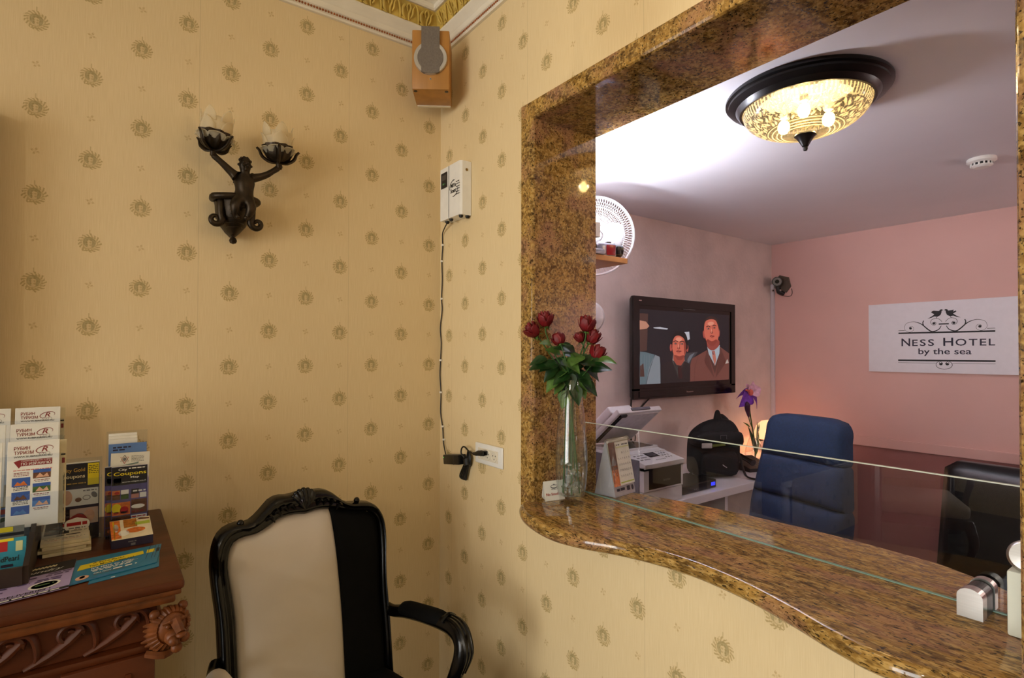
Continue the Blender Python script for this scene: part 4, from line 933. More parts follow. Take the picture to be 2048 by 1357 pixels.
def lil(s):
    s.rect(0, .66, 1, 1, INK); s.rect(0, 0, 1, .07, INK); s.lay = 2
    s.line([(.02+.02*i_, .72+.06*(i_ % 2)+.006*i_) for i_ in range(20)], .022, mat('pale_gold_ink', (220, 205, 160), .5), 3); s.line([(.40+.02*i_, .87+.06*(i_ % 2)) for i_ in range(20)], .022, mat('pale_gold_ink', (220, 205, 160), .5), 3); s.text('Laundry', .34, .71, .10, .5, PAPER, .5)
    s.ell(.72, .27, .17, .12, PAPER); s.ell(.72, .27, .14, .09, mat('pale_lime_ink', (200, 204, 150), .5)); s.lay = 3; s.scrib(.62, .82, .26, .04, GREENI, 2); s.lay = 2
    for q, (x0, x1, y) in enumerate(((.02, .3, .60), (.4, .62, .56), (.72, .98, .6), (.70, .95, .54), (.04, .3, .46), (.1, .32, .41), (.62, .9, .44), (.6, .88, .39), (.02, .3, .3), (.05, .26, .24), (.42, .55, .42))): s.scrib(x0, x1, y, .035, mat('deep_violet_ink', (84, 66, 110), .5), q)
    s.text('FREE DELIVERIES !', .08, .09, .06, .72, INK); s.scrib(.2, .9, .02, .03, PAPER, 5)
flat('laundry_leaflet', 'lilac and black laundry leaflet lying at the left front of the console', [(-1.43, -.668), (-1.269, -.637), (-1.262, -.436), (-1.425, -.468)], lil, TZ+.0035, LILAC)

# ---------------------------------------------------------------- lobby ceiling lamp (above the view) and the white armchair by the entrance seen in the glass
lp = thing('lobby_pendant', 'brass ceiling lamp with a white globe above the lobby', 'ceiling lamp', (-.62, -1.25, 3.10))
BRASS = mat('aged_brass', (170, 130, 60), .3, .9, .1)
mb = MB(); mb.lathe([(.0, 0), (.05, -.005), (.055, -.02), (.012, -.03), (.010, -.59), (.03, -.60)], seg=24); mb.build('stem', BRASS, lp, smooth=True)
mb = MB(); mb.sph((0, 0, -.68), .085, 3); mb.build('globe', emit('warm_globe', (255, 206, 140), 6), lp, smooth=True)
l = light('POINT', 'lobby_bulb', (-.62, -1.25, 2.42), 13.5, (1.0, .88, .62), .09)
wc = thing('white_armchair', 'pale upholstered wooden armchair standing by the entrance', 'armchair', (-3.2, -.62, 0), math.radians(62))
WW = mat('brown_chair_wood', (84, 50, 30), .35, coat=.2); PU = mat('pale_seat_fabric', (220, 206, 196), .7)
mb = MB(); mb.box((-.29, -.28, .40), (.29, .26, .50), bev=.035, seg=3); mb.build('seat', PU, wc, smooth=True)
mb = MB(); mb.box((-.30, -.29, .33), (.30, .27, .40), bev=.012); mb.build('seat_rail', WW, wc, smooth=True)
mb = MB(); mb.box((-.24, .24, .55), (.24, .30, 1.02), bev=.04, seg=3); mb.build('back_panel', PU, wc, smooth=True)
mb = MB(); mb.tube([(-.27, .27, .40), (-.28, .29, .7), (-.26, .32, .98), (-.15, .33, 1.06), (0, .33, 1.09), (.15, .33, 1.06), (.26, .32, .98), (.28, .29, .7), (.27, .27, .40)], .026, 10, smooth=5); mb.build('back_frame', WW, wc, smooth=True)
for sx in (-1, 1):
    mb = MB(); mb.tube([(sx*.28, -.25, .36), (sx*.30, -.28, .24), (sx*.27, -.26, .1), (sx*.285, -.28, .02)], [.035, .028, .018, .022], 10, smooth=4); mb.build('front_leg', WW, wc, smooth=True)
    mb = MB(); mb.tube([(sx*.26, .26, .40), (sx*.27, .31, .02)], [.024, .018], 10); mb.build('rear_leg', WW, wc, smooth=True)
    mb = MB(); mb.tube([(sx*.28, .27, .70), (sx*.31, .1, .70), (sx*.32, -.10, .69), (sx*.31, -.17, .64), (sx*.29, -.14, .52), (sx*.29, -.13, .40)], [.02, .022, .024, .022, .018, .02], 10, smooth=4); mb.build('arm', WW, wc, smooth=True)
for i, (x, y) in enumerate(((-4.25, -.55), (-4.0, -2.0))):
    t = thing('plant_tub', ('dark tub on the slate floor behind the white armchair', 'dark tub on the slate floor in the middle of the entrance')[i], 'tub', (x, y, 0))
    mb = MB(); mb.lathe([(.10, 0), (.135, .30), (.15, .31), (.15, .33), (.13, .33), (.12, .28), (0, .28)], seg=28); mb.build('tub', BLACKP, t, smooth=True)
    mb = MB(); mb.cyl((0, 0, .27), (0, 0, 1.5), .05, .045, 14); mb.build('post', BLACKP, t, smooth=True)

# ================================================================ ON THE COUNTER
GT_ = .236
gs = thing('glass_screen', 'low clear glass screen standing along the granite counter', 'glass screen', (GT_, -1.31, CT))
mb = MB(); mb.box((GT_-.004, -1.990, CT+.0028), (GT_+.004, -.6835, 1.2885)); mb.build('pane', clear('screen_glass', (.97, .985, .98), 0, 1.9, 1.52), gs, world=True)
mb = MB(); mb.box((GT_-.0042, -1.990, 1.2885), (GT_+.0042, -.6835, 1.2905)); mb.build('top_edge', mat('ground_glass_edge', (206, 214, 196), .3, var=.05), gs, world=True)
mb = MB(); mb.box((GT_-.0042, -1.990, CT+.0006), (GT_+.0042, -.6835, CT+.0028)); mb.build('bottom_edge', mat('green_glass_edge', (140, 176, 160), .25, var=.08), gs, world=True)
cl = thing('glass_clamp', 'brushed steel arched clamp holding the glass screen on the counter', 'clamp', (.2, -1.84, CT))
def arch_(y0, y1, z0, z1): 
    r = abs(y1-y0)/2; c = (y0+y1)/2; return [(y0, z0), (y1, z0)]+[(c+(y1-c)*math.cos(q), z1-r*.85+r*.85*math.sin(q)) for q in [PI*i/14 for i in range(15)]]
fx = lambda p, q, dd: (dd, p, q)
mb = MB(); mb.prism(arch_(-1.822, -1.863, CT+.0005, 1.088), fx, .160, .186); mb.build('front_plate', STEEL, cl, world=True)
mb = MB(); mb.prism(arch_(-1.823, -1.862, CT+.0005, 1.086), fx, .186, .2302); mb.build('gasket', BLACKP, cl, world=True)
mb = MB(); mb.prism(arch_(-1.822, -1.863, CT+.0005, 1.088), fx, .242, .262); mb.build('rear_plate', STEEL, cl, world=True)
bx = thing('white_stand', 'white translucent stand at the right end of the counter beside the steel clamp', 'stand', (.16, -1.94, CT))
MILK = mat('milky_acrylic', (222, 226, 212), .3, var=.03)
mb = MB(); mb.box((.135, -1.99, CT+.0005), (.185, -1.903, 1.150), bev=.004); mb.build('body', MILK, bx, world=True, smooth=True)
kb = thing('steel_disc', 'round brushed steel disc fixed above the white stand at the right edge', 'fitting', (.16, -1.922, 1.16))
mb = MB(); M = Matrix.Translation((.150, -1.930, 1.178)) @ Matrix.Rotation(-PI/2+.25, 4, 'Y'); mb.lathe([(.0, .012), (.024, .011), (.029, .006), (.03, -.004), (.026, -.02), (0, -.024)], seg=36, M=M); mb.build('disc', STEEL, kb, world=True, smooth=True)

# glass vase, water, crystals
VX, VY = .094, -.766
vs = thing('glass_vase', 'tall clear glass vase of roses at the left end of the counter', 'vase', (VX, VY, CT))
VG = clear('vase_glass', (.985, .99, .985), .01, 2.0, 1.5, .012, (.8, .84, .8))
prof = [(.0, .0), (.041, .0), (.043, .004), (.041, .016), (.0465, .03), (.0525, .07), (.0560, .12), (.0555, .17), (.052, .23), (.0465, .30), (.038, .37), (.031, .405), (.0285, .425), (.027, .425), (.0295, .405), (.0365, .368), (.0448, .30), (.0502, .23), (.0536, .17), (.0540, .12), (.0505, .07), (.044, .03), (.0, .026)]
mb = MB(); mb.lathe(prof, seg=48, caps=False); mb.build('glass', VG, vs, smooth=True, angle=1.2)
wt = thing('vase_water', 'water with clear crystals inside the rose vase', 'water', (VX, VY, CT+.027)); 
mb = MB(); mb.lathe([(.0, .0), (.043, .001), (.0498, .042), (.0532, .092), (.0528, .142), (.0497, .195), (.0492, .1955), (0, .1955)], seg=40, caps=False); mb.build('water', clear('water', (.94, .97, .95), .0, 1.3, 1.33, .03, (.7, .72, .7)), wt, smooth=True)
def gelm():
    m, nt, b = newmat('gel_crystal'); n = tex(nt, coords(nt), 140, 3); b.inputs['Base Color'].default_value = (.93, .95, .93, 1)
    b.inputs['Transmission Weight'].default_value = .92; b.inputs['Roughness'].default_value = .03; b.inputs['IOR'].default_value = 1.25; bump(nt, b, n, .003); return m
mb = MB(); rd = random.Random(5)
for k in range(46):
    z = rd.uniform(.006, .115); rr = rd.uniform(.004, .036)*(1 if z > .02 else .9); q = rd.uniform(0, 2*PI); mb.sph((rr*math.cos(q), rr*math.sin(q), z), rd.uniform(.006, .012), 1, (1, rd.uniform(.6, 1), rd.uniform(.6, 1)))
for v in mb.bm.verts: v.co += Vector((noise.noise(v.co*160), noise.noise(v.co*160+Vector((5, 0, 0))), noise.noise(v.co*160+Vector((0, 7, 0)))))*.0025
o = mb.build('crystals', gelm(), wt); o['kind'] = 'stuff'

# roses: every rose its own thing with bloom, sepals, stem and leaves
ROSE = mat('rose_petal', (108, 2, 10), .55, var=.35, scale=40, sheen=.0); LEAF = mat('rose_leaf', (26, 58, 20), .4, var=.45, scale=60); LEAFL = mat('rose_leaf_light', (78, 112, 46), .45, var=.3, scale=60); STEM = mat('rose_stem', (44, 84, 26), .5, var=.25)
VIEW = Vector((.62, .78, 0)); RGT = Vector((.806, -.592, 0)); UPV = Vector((0, 0, 1))
def leafmesh(mb, base, d, L, W, droop=.3, n=None):
    d = Vector(d).normalized(); n = Vector(n or (0, 0, 1)); s_ = d.cross(n); s_ = s_.normalized() if s_.length > 1e-4 else Vector((1, 0, 0)); n = s_.cross(d)
    rings = []
    for i in range(9):
        t = i/8; w_ = W*(math.sin(PI*t**.75))**.9*(1+.06*math.sin(t*40)); c = Vector(base)+d*L*t-n*droop*L*t*t*.5+Vector((0, 0, -droop*L*t*t*.35))
        rings.append([c-s_*w_+n*w_*.35, c-s_*w_*.5+n*w_*.12, c, c+s_*w_*.5+n*w_*.12, c+s_*w_+n*w_*.35])
    mb.loft(rings, close=False, caps=False)
def rose(label, head, tilt, r, seed, leaves, foot, dark=1.0):
    r *= 1.08
    rd = random.Random(seed); head = Vector(head); t = thing('red_rose', label, 'rose', foot, 0, 'red roses in the glass vase')
    ax = Vector(tilt).normalized(); q = ax.to_track_quat('Z', 'Y').to_matrix().to_4x4(); M = Matrix.Translation(head) @ q
    mb = MB()
    def ptl(a0, wa, rad, h0, h1, fl, n=9, m_=7):
        rings = []
        for j in range(m_):
            v_ = j/(m_-1); rr = rad*(.35+.65*math.sin(min(1, v_*1.35)*PI/2)) + fl*max(0, v_-.7)**1.5*3; z = h0+(h1-h0)*v_
            row = []
            for i in range(n):
                u_ = -1+2*i/(n-1); a_ = a0+u_*wa*(.55+.45*math.sin(PI*min(1, v_+.25))); zz = z-abs(u_)**2.5*(h1-h0)*.22*v_+.0012*math.sin(u_*7+seed)
                row.append((rr*math.cos(a_), rr*math.sin(a_), zz))
            rings.append(row)
        mb.loft(rings, close=False, caps=False)
    ph = rd.uniform(0, 6)
    for k in range(4): ptl(ph+k*1.6, 1.1, r*.32, -r*.4, r*(.92-.03*k), 0)
    for k in range(4): ptl(ph+.5+k*PI/2, 1.0, r*.55, -r*.75, r*.86, r*.03)
    for k in range(5): ptl(ph+k*2*PI/5, .85, r*.80, -r*.98, r*.70, r*.10)
    for k in range(5): ptl(ph+.6+k*2*PI/5, .8, r*.96, -r*1.02, r*.42, r*.22)
    for v in mb.bm.verts: v.co = M @ v.co
    b = mb.build('bloom', ROSE, t, world=True, smooth=True, angle=3); sd = b.modifiers.new('thick', 'SOLIDIFY'); sd.thickness = .0008
    mb = MB(); bb = head-ax*r*.98; mb.sph(bb, r*.26, 2)
    for k in range(5):
        a_ = 2*PI*k/5+ph; dd = (M.to_3x3() @ Vector((math.cos(a_), math.sin(a_), -.35+.5*rd.random()))); leafmesh(mb, bb, dd, r*1.0, r*.16, .4, ax)
    mb.build('sepals', LEAFL, t, world=True, smooth=True, angle=3)
    neck = Vector((VX+rd.uniform(-.012, .012), VY+rd.uniform(-.012, .012), CT+.40)); ft = Vector(foot)
    mid = (bb-ax*.05)*.6+neck*.4
    mb = MB(); P = [bb, bb-ax*.03, mid, neck, neck.lerp(ft, .5), ft]; mb.tube(P, [.0026, .0024, .0024, .0026, .0027, .0027], 7, smooth=5); mb.build('stem', STEM, t, world=True, smooth=True)
    leaves = leaves+[(f+.12, -rg*.9, up_*.6-.2, dep*.5+.3, L*.9, W, 1-light_) for f, rg, up_, dep, L, W, light_ in leaves[:3]]
    for (f, rg, up_, dep, L, W, light_) in leaves:
        c = bb.lerp(neck, f); d = RGT*rg+UPV*up_+VIEW*dep
        mb = MB(); e = c+d.normalized()*.016; mb.tube([c, e], .0012, 5); leafmesh(mb, e, d, L*1.2, W*1.3, .35, (-VIEW*.6+UPV*.8)); mb.build('leaf', LEAFL if light_ else LEAF, t, world=True, smooth=True, angle=3)
def fo(a_, z=.035): return (VX+.030*math.cos(a_), VY+.030*math.sin(a_), CT+z)
rose('leftmost red rose leaning out over the granite jamb', (-.024, -.694, 1.630), (-.55, .25, .75), .0265, 1, [(.45, -1, -.1, -.1, .055, .017, 0), (.6, -.9, .1, -.4, .075, .022, 0), (.75, -.6, -.5, -.3, .055, .018, 1)], fo(.3))
rose('upper left red rose, the tallest of the bunch', (.013, -.722, 1.668), (-.1, .0, 1), .0265, 2, [(.35, -.7, .35, -.5, .045, .015, 1), (.5, .7, -.4, -.6, .065, .020, 1), (.62, -.9, -.1, -.3, .060, .020, 0), (.8, .9, .0, -.1, .06, .02, 0)], fo(1.6))
rose('single tall red rose at the upper right of the bunch', (.130, -.806, 1.652), (.15, 0, 1), .0280, 3, [(.4, -.8, .35, -.2, .065, .022, 0), (.55, .8, .05, -.5, .075, .026, 0), (.7, .7, -.5, -.4, .06, .02, 0), (.65, -.8, .4, .1, .06, .02, 0)], fo(2.8))
rose('dark red rose half hidden by leaves at the middle left', (.056, -.742, 1.597), (.1, .5, .7), .022, 4, [(.3, -.8, .5, -.3, .05, .018, 1), (.55, .2, -.9, -.5, .055, .018, 0), (.8, -.9, .2, .2, .055, .018, 0)], fo(4.0))
rose('right red rose just below the tall one', (.152, -.815, 1.607), (.45, -.2, .8), .0255, 5, [(.25, -.5, -.25, -.6, .055, .02, 1), (.5, .9, -.5, .1, .06, .02, 0), (.75, .5, -.8, -.2, .055, .018, 1)], fo(5.2))
rose('lowest right red rose with a leaf across its front', (.162, -.826, 1.552), (.5, -.1, .85), .0265, 6, [(.1, .6, .15, -.7, .075, .016, 1), (.45, .9, .25, -.2, .07, .026, 0), (.7, .8, -.5, -.1, .06, .02, 0)], fo(.9))
rose('small red rose peeping between the leaves right of the middle', (.113, -.788, 1.605), (-.2, .2, .9), .018, 7, [(.4, -.4, .7, -.5, .055, .02, 0), (.7, -.7, -.2, -.5, .06, .02, 0), (.85, .3, -.8, -.5, .06, .018, 0)], fo(2.2))

# no smoking tent card, cream card, desk calendar
ns = thing('no_smoking_card', 'white folded No Smoking card standing behind the vase against the granite', 'sign card', (.07, -.698, CT+.0005), -.18)
mb = MB(); mb.loft([[(-.040, -.014, 0), (-.040, -.013, 0), (-.040, 0, .066), (-.040, .0015, .066), (-.040, .013, 0), (-.040, .0118, 0), (-.040, 0.0004, .064)], [(.040, -.014, 0), (.040, -.013, 0), (.040, 0, .066), (.040, .0015, .066), (.040, .013, 0), (.040, .0118, 0), (.040, 0.0004, .064)]]); mb.build('card', PAPER, ns)
s = Sheet((-.040, -.0143, 0), (1, 0, 0), (0, .21, 1)); s.text('No Smoking', .006, .014, .012, .066, REDI); s.ell(.040, .046, .014, .007, GREYI); s.lay = 2; s.ell(.040, .047, .011, .004, PAPER); s.scrib(.028, .052, .036, .002, GREYI, 2); s.poly([(.034, .05), (.04, .056), (.046, .05)], GREYI); s.build('print', ns)
cc = thing('cream_card', 'small rounded cream card leaning between the vase and the calendar', 'card', (.172, -.715, CT+.0005), -.65, euler=(-.10, 0, -.65))
mb = MB(); mb.prism([(-.012, 0), (.012, 0), (.012, .040), (.008, .047), (-.006, .050), (-.012, .046)], lambda p, q, dd: (p, dd, q), 0, .003); mb.build('card', mat('cream_card', (206, 190, 156), .5), cc)
ca = thing('desk_calendar', 'spiral bound desk calendar with a month page standing on the counter behind the vase', 'calendar', (.320, -.772, CT+.0005), .14)
ca.scale = (1.16, 1.16, 1.16)
WHITE2 = mat('calendar_base', (176, 172, 182), .35, var=.05)
mb = MB(); mb.loft([[(-.055, -.03, 0), (-.055, .05, 0), (-.055, .012, .165), (-.055, .006, .165)], [(.055, -.03, 0), (.055, .05, 0), (.055, .012, .165), (.055, .006, .165)]]); mb.build('easel', WHITE2, ca)
mb = MB(); mb.box((-.062, -.032, 0), (.062, .052, .004), bev=.001); mb.build('base', clear('acrylic', (.93, .95, .98)), ca)
for k in range(4):
    mb = MB(); o_ = .0012*k; mb.loft([[(-.056-.002*k, -.0235-.003-o_, .033), (.056-.002*k, -.0235-.003-o_, .033), (.056-.002*k, .0035-o_, .170), (-.056-.002*k, .0035-o_, .170)], [(-.056-.002*k, -.0235-.0036-o_, .033), (.056-.002*k, -.0235-.0036-o_, .033), (.056-.002*k, .0029-o_, .170), (-.056-.002*k, .0029-o_, .170)]]); pg = mb.build('page', PAPER, ca)
s = Sheet((-.062, -.0308, .033), (1, 0, 0), (0, .197, 1))
s.rect(0, 0, .034, .132, BRNI); s.lay = 2; s.rect(0, .0, .034, .062, ORNG); s.poly([(0, .06), (.016, .092), (.034, .066), (.034, .05), (0, .05)], mat('grey_photo_ink', (120, 108, 104), .5, var=.5, scale=90)); s.line([(.004, .01), (.012, .05), (.026, .03), (.030, .07)], .004, BRNI, 4); s.lay = 1
s.rect(.038, .113, .11, .117, mat('pale_lime_ink', (200, 204, 150), .5)); s.rect(.038, .006, .11, .0095, LIME); s.scrib(.042, .06, .120, .004, GREYI, 1); s.scrib(.07, .104, .120, .004, GREYI, 2)
for r_ in range(5):
    for c_ in range(6):
        n_ = r_*6+c_-1
        if 1 <= n_ <= 28: s.text(str(n_), .044+.0108*c_, .094-.0175*r_, .006, .0035 if n_ < 10 else .006, GREYI)
s.build('month_print', ca)
s = Sheet((-.055, -.0305, .004), (1, 0, 0), (0, .21, 1)); s.scrib(.012, .06, .012, .008, NAVY, 3); s.rect(.066, .008, .082, .022, NAVY); s.ell(.096, .014, .006, .008, NAVY); s.build('base_print', ca)
mb = MB()
for k in range(19): mb.tube([(-.054+.006*k, .004+.0085*math.cos(q), .169+.0075*math.sin(q)) for q in [2*PI*i/12 for i in range(13)]], .0009, 5)
mb.build('spiral_binding', CHROME, ca, smooth=True)

# ================================================================ OFFICE
cl_ = thing('flush_ceiling_light', 'lit ceiling lamp with a black stepped rim and patterned glass bowl', 'ceiling lamp', (.845, -1.205, 2.5))
DKB = mat('dark_bronze_paint', (20, 17, 16), .32, .3, .15)
mb = MB(); mb.lathe([(.16, 0), (.268, 0), (.272, -.006), (.272, -.014), (.262, -.018), (.262, -.026), (.246, -.034), (.236, -.038), (.228, -.05), (.222, -.056), (.214, -.056), (.208, -.046), (.16, -.04)], seg=72, caps=False); mb.build('rim', DKB, cl_, smooth=True, angle=.6)
m = bpy.data.materials.new('pressed_amber_glass'); m.use_nodes = True; nt = m.node_tree; nt.nodes.clear()
uvn = nt.nodes.new('ShaderNodeTexCoord'); sp_ = nt.nodes.new('ShaderNodeSeparateXYZ'); nt.links.new(uvn.outputs['Object'], sp_.inputs[0])
X_, Y_, Z_ = (N(nt, sp_.outputs[i]) for i in range(3)); rr_ = (X_*X_+Y_*Y_).f('SQRT'); th_ = Y_.f('ARCTAN2', X_)
sw = ((th_*14).f('COSINE')*.012+rr_)                      # swags
pat = ((sw*230).f('SINE')*(th_*28).f('SINE')).ramp(-.1, .4)*rr_.gt(.13)*rr_.lt(.195)
pat = pat.f('MAXIMUM', ((rr_*420).f('SINE')).ramp(.2, .8)*rr_.lt(.125)*rr_.gt(.075)).f('MAXIMUM', rr_.gt(.198)*((th_*90).f('SINE')).ramp(0, .5)).f('MAXIMUM', tex(nt, coords(nt), 120, 2).ramp(.5, .6)*rr_.gt(.14)*.8)
o_ = nt.nodes.new('ShaderNodeOutputMaterial'); tr_ = nt.nodes.new('ShaderNodeBsdfTransparent'); tl_ = nt.nodes.new('ShaderNodeBsdfTranslucent'); gl_ = nt.nodes.new('ShaderNodeBsdfGlossy'); df_ = nt.nodes.new('ShaderNodeBsdfDiffuse')
tr_.inputs[0].default_value = (1, .97, .86, 1); tl_.inputs[0].default_value = (1, .90, .64, 1); df_.inputs[0].default_value = (.7, .62, .42, 1); gl_.inputs['Roughness'].default_value = .12
bp = nt.nodes.new('ShaderNodeBump'); bp.inputs['Distance'].default_value = .004; nt.links.new(pat.k, bp.inputs['Height'])
for n_ in (tl_, gl_, df_): nt.links.new(bp.outputs[0], n_.inputs['Normal'])
def mx(f, a_, b_):
    n_ = nt.nodes.new('ShaderNodeMixShader')
    if isinstance(f, N): nt.links.new(f.k, n_.inputs[0])
    else: n_.inputs[0].default_value = f
    nt.links.new(a_, n_.inputs[1]); nt.links.new(b_, n_.inputs[2]); return n_.outputs[0]
sc1 = mx(.35, tl_.outputs[0], df_.outputs[0]); sc2 = mx(pat*.6+.10, tr_.outputs[0], sc1); fr_ = nt.nodes.new('ShaderNodeFresnel'); fr_.inputs[0].default_value = 1.5
nt.links.new(bp.outputs[0], fr_.inputs['Normal']); nt.links.new(mx(N(nt, fr_.outputs[0])*1.0, sc2, gl_.outputs[0]), o_.inputs[0])
mb = MB(); mb.lathe([(.212+.0, -.05)]+[(.212*math.cos(q), -.05-.105*math.sin(q)) for q in [PI/2*i/16 for i in range(1, 16)]]+[(.006, -.155)], seg=96, caps=False, fn=lambda a_, r, z: 1+.008*math.sin(a_*22)*(1 if z > -.06 else 0)); mb.build('glass_bowl', m, cl_, smooth=True, angle=2)
mb = MB(); mb.lathe([(.0, -.148), (.034, -.150), (.037, -.156), (.030, -.162), (.020, -.178), (.012, -.192), (.010, -.196), (.0075, -.197), (.0085, -.203), (.0065, -.210), (0, -.212)], seg=32, caps=False); mb.build('finial', DKB, cl_, smooth=True, angle=.8)
WARM = emit('warm_bulb', (255, 214, 140), 60)
for k in range(3):
    a_ = 2*PI*k/3+1.45; bx_, by_ = .085*math.cos(a_), .085*math.sin(a_)
    mb = MB(); mb.sph((bx_, by_, -.095), .021, 2, (1, 1, 1.3)); mb.build('bulb', WARM, cl_, smooth=True)
    mb = MB(); mb.cyl((bx_, by_, -.04), (bx_, by_, -.062), .014); mb.build('bulb_holder', WHITE, cl_, smooth=True)
    light('POINT', 'bulb_light', (.845+bx_, -1.205+by_, 2.5-.095), 7.0, (1.0, .86, .64), .022)
sd_ = thing('smoke_detector', 'white round smoke detector on the office ceiling', 'smoke detector', (2.225, -1.385, 2.5))
mb = MB(); mb.lathe([(.0, 0), (.056, 0), (.058, -.004), (.058, -.016), (.050, -.022), (.044, -.024)], seg=36, caps=False); mb.build('base', WHITE, sd_, smooth=True, angle=.6)
mb = MB(); mb.lathe([(.040, -.022), (.040, -.036)], seg=36, caps=False); mb.build('dark_chamber', BLACKP, sd_, smooth=True)
mb = MB(); mb.lathe([(0, -.046), (.03, -.045), (.041, -.038), (.043, -.034), (.0, -.034)], seg=36, caps=False)
for k in range(14): 
    a_ = 2*PI*k/14; M = Matrix.Rotation(a_, 4, 'Z'); mb.box((.0385, -.0035, -.038), (.044, .0035, -.020), M)
mb.build('vent_cap', WHITE, sd_, smooth=True, angle=.5)
# cool wall uplighter, out of sight behind the granite jamb, washing the office ceiling
fl = thing('wall_uplighter', 'white wall uplighter on the office side of the granite jamb, washing the ceiling', 'wall lamp', (.36, -.33, 2.05))
mb = MB(); mb.box((.302, -.56, 2.03), (.44, -.10, 2.04)); mb.box((.302, -.56, 2.04), (.31, -.10, 2.10)); mb.box((.432, -.56, 2.04), (.44, -.10, 2.075)); mb.box((.302, -.565, 2.03), (.44, -.555, 2.09)); mb.box((.302, -.105, 2.03), (.44, -.095, 2.09)); mb.build('trough', WHITE, fl, world=True)
mb = MB(); mb.cyl((.37, -.54, 2.058), (.37, -.12, 2.058), .011); mb.build('tube', emit('cool_tube', (214, 222, 255), 14), fl, world=True, smooth=True)
bl_ = light('AREA', 'uplighter_light', (.375, -.33, 2.085), 48, (.84, .88, 1.0), .10, None, .42)
bl_.rotation_euler = Vector((.30, -.06, 1)).to_track_quat('-Z', 'Y').to_euler(); bl_.data.spread = math.radians(150)

# television
tvx, tvz, tvy = 1.57, 1.24, .246
tv = thing('television', 'large black television on the back wall showing two men in suits', 'television', (2.16, .3, 1.24))
W_, H_ = 1.172, .685
TVB = mat('gloss_black_plastic', (10, 10, 12), .18, var=.2)
mb = MB(); mb.loft([[(tvx+.02, .30, tvz+.02), (tvx+W_-.02, .30, tvz+.02), (tvx+W_-.02, .30, tvz+H_-.02), (tvx+.02, .30, tvz+H_-.02)], [(tvx+.006, .276, tvz+.0), (tvx+W_-.006, .276, tvz), (tvx+W_-.006, .276, tvz+H_-.002), (tvx+.006, .276, tvz+H_-.002)], [(tvx, .262, tvz-.0), (tvx+W_, .262, tvz-.0), (tvx+W_, .262, tvz+H_), (tvx, .262, tvz+H_)]]); 
mb.box((tvx+.15, .30, tvz+.1), (tvx+W_-.15, .345, tvz+H_-.1), bev=.01); mb.build('back_case', BLACKP, tv, world=True)
mb = MB(); b_ = .058
for q in ((0, 0, W_, b_+.012), (0, H_-b_, W_, H_), (0, b_, b_, H_-b_), (W_-b_+.006, b_, W_, H_-b_)): mb.box((tvx+q[0], .246, tvz+q[1]), (tvx+q[2], .263, tvz+q[3]))
mb.box((tvx+.05, .242, tvz+.012), (tvx+W_-.05, .248, tvz+.052), bev=.002); bz = mb.build('bezel', TVB, tv, world=True)
mb = MB(); mb.box((tvx+b_, .252, tvz+b_), (tvx+W_-b_, .258, tvz+H_-b_)); mb.build('screen', mat('screen_black', (8, 7, 10), .12), tv, world=True)
mb = MB(); mb.box((2.1, .345, 1.45), (2.25, .366, 1.7)); mb.build('wall_mount', BLACKP, tv, world=True)
def scr(n_, rgb, k=.55): return emit('screen_'+n_, rgb, k, (.01, .01, .01))
S_ = Sheet((tvx, .252, tvz), (1, 0, 0), (0, 0, 1), step=.0003)
S_.poly([(.063,.574),(1.097,.626-.03),(1.088,.104),(.060,.097)], scr('dusk', (38, 34, 44), .35)); S_.lay = 2
S_.poly([(0.064,0.571),(0.149,0.572),(0.144,0.471),(0.136,0.323),(0.066,0.317)], scr('brick', (96, 62, 54), .5)); S_.poly([(0.203,0.481),(0.272,0.486),(0.358,0.477),(0.348,0.470),(0.207,0.475)], scr('light', (216, 214, 224), .6)); S_.poly([(0.535,0.456),(0.597,0.461),(0.604,0.407),(0.571,0.397)], scr('light', 0, 0)); S_.poly([(0.550,0.305),(0.701,0.318),(0.596,0.222),(0.544,0.236)], scr('car', (74, 68, 72)))
S_.poly([(.60,.29),(.66,.31),(.59,.235),(.56,.24)], scr('chrome', (150, 150, 160), .5))
S_.lay = 3
S_.poly([(0.064,0.524),(0.126,0.518),(0.162,0.489),(0.135,0.471),(0.064,0.463)], scr('hat', (226, 158, 130)))
S_.poly([(0.062,0.258),(0.068,0.317),(0.117,0.314),(0.216,0.296),(0.267,0.281),(0.274,0.226),(0.276,0.099),(0.060,0.099)], scr('grey_suit', (110, 128, 136)))
S_.lay = 4; S_.poly([(0.216,0.296),(0.267,0.281),(0.274,0.226),(0.276,0.099),(0.125,0.099),(0.152,0.198),(0.179,0.245)], scr('sleeve', (150, 156, 164))); S_.poly([(.066,.22),(.1,.24),(.11,.15),(.066,.15)], scr('brick', 0, 0)); S_.line([(.217,.296),(.16,.19),(.128,.1)], .006, scr('dusk', 0, 0), 4)
for x in (.085, .11, .135, .16): S_.line([(x, .295), (x-.004, .2)], .002, scr('sleeve', 0, 0))
def sp2(L): return spl2(L+[L[0]], 3)[:-1]
S_.lay = 5
S_.poly([(0.281,0.220),(.33,.245),(0.405,0.256),(0.469,0.124),(0.539,0.248),(.58,.238),(0.606,0.222),(0.605,0.102),(0.279,0.099)], scr('dark_suit', (44, 34, 36), .45))
S_.poly([(0.415,0.30),(0.540,0.30),(0.542,0.242),(0.474,0.124),(0.405,0.249)], scr('shirt', (222, 206, 196))); S_.lay = 6
S_.poly([(0.415,0.300),(0.540,0.300),(0.540,0.255),(0.500,0.218),(0.452,0.224),(0.412,0.262)], scr('neck', (190, 86, 66)))
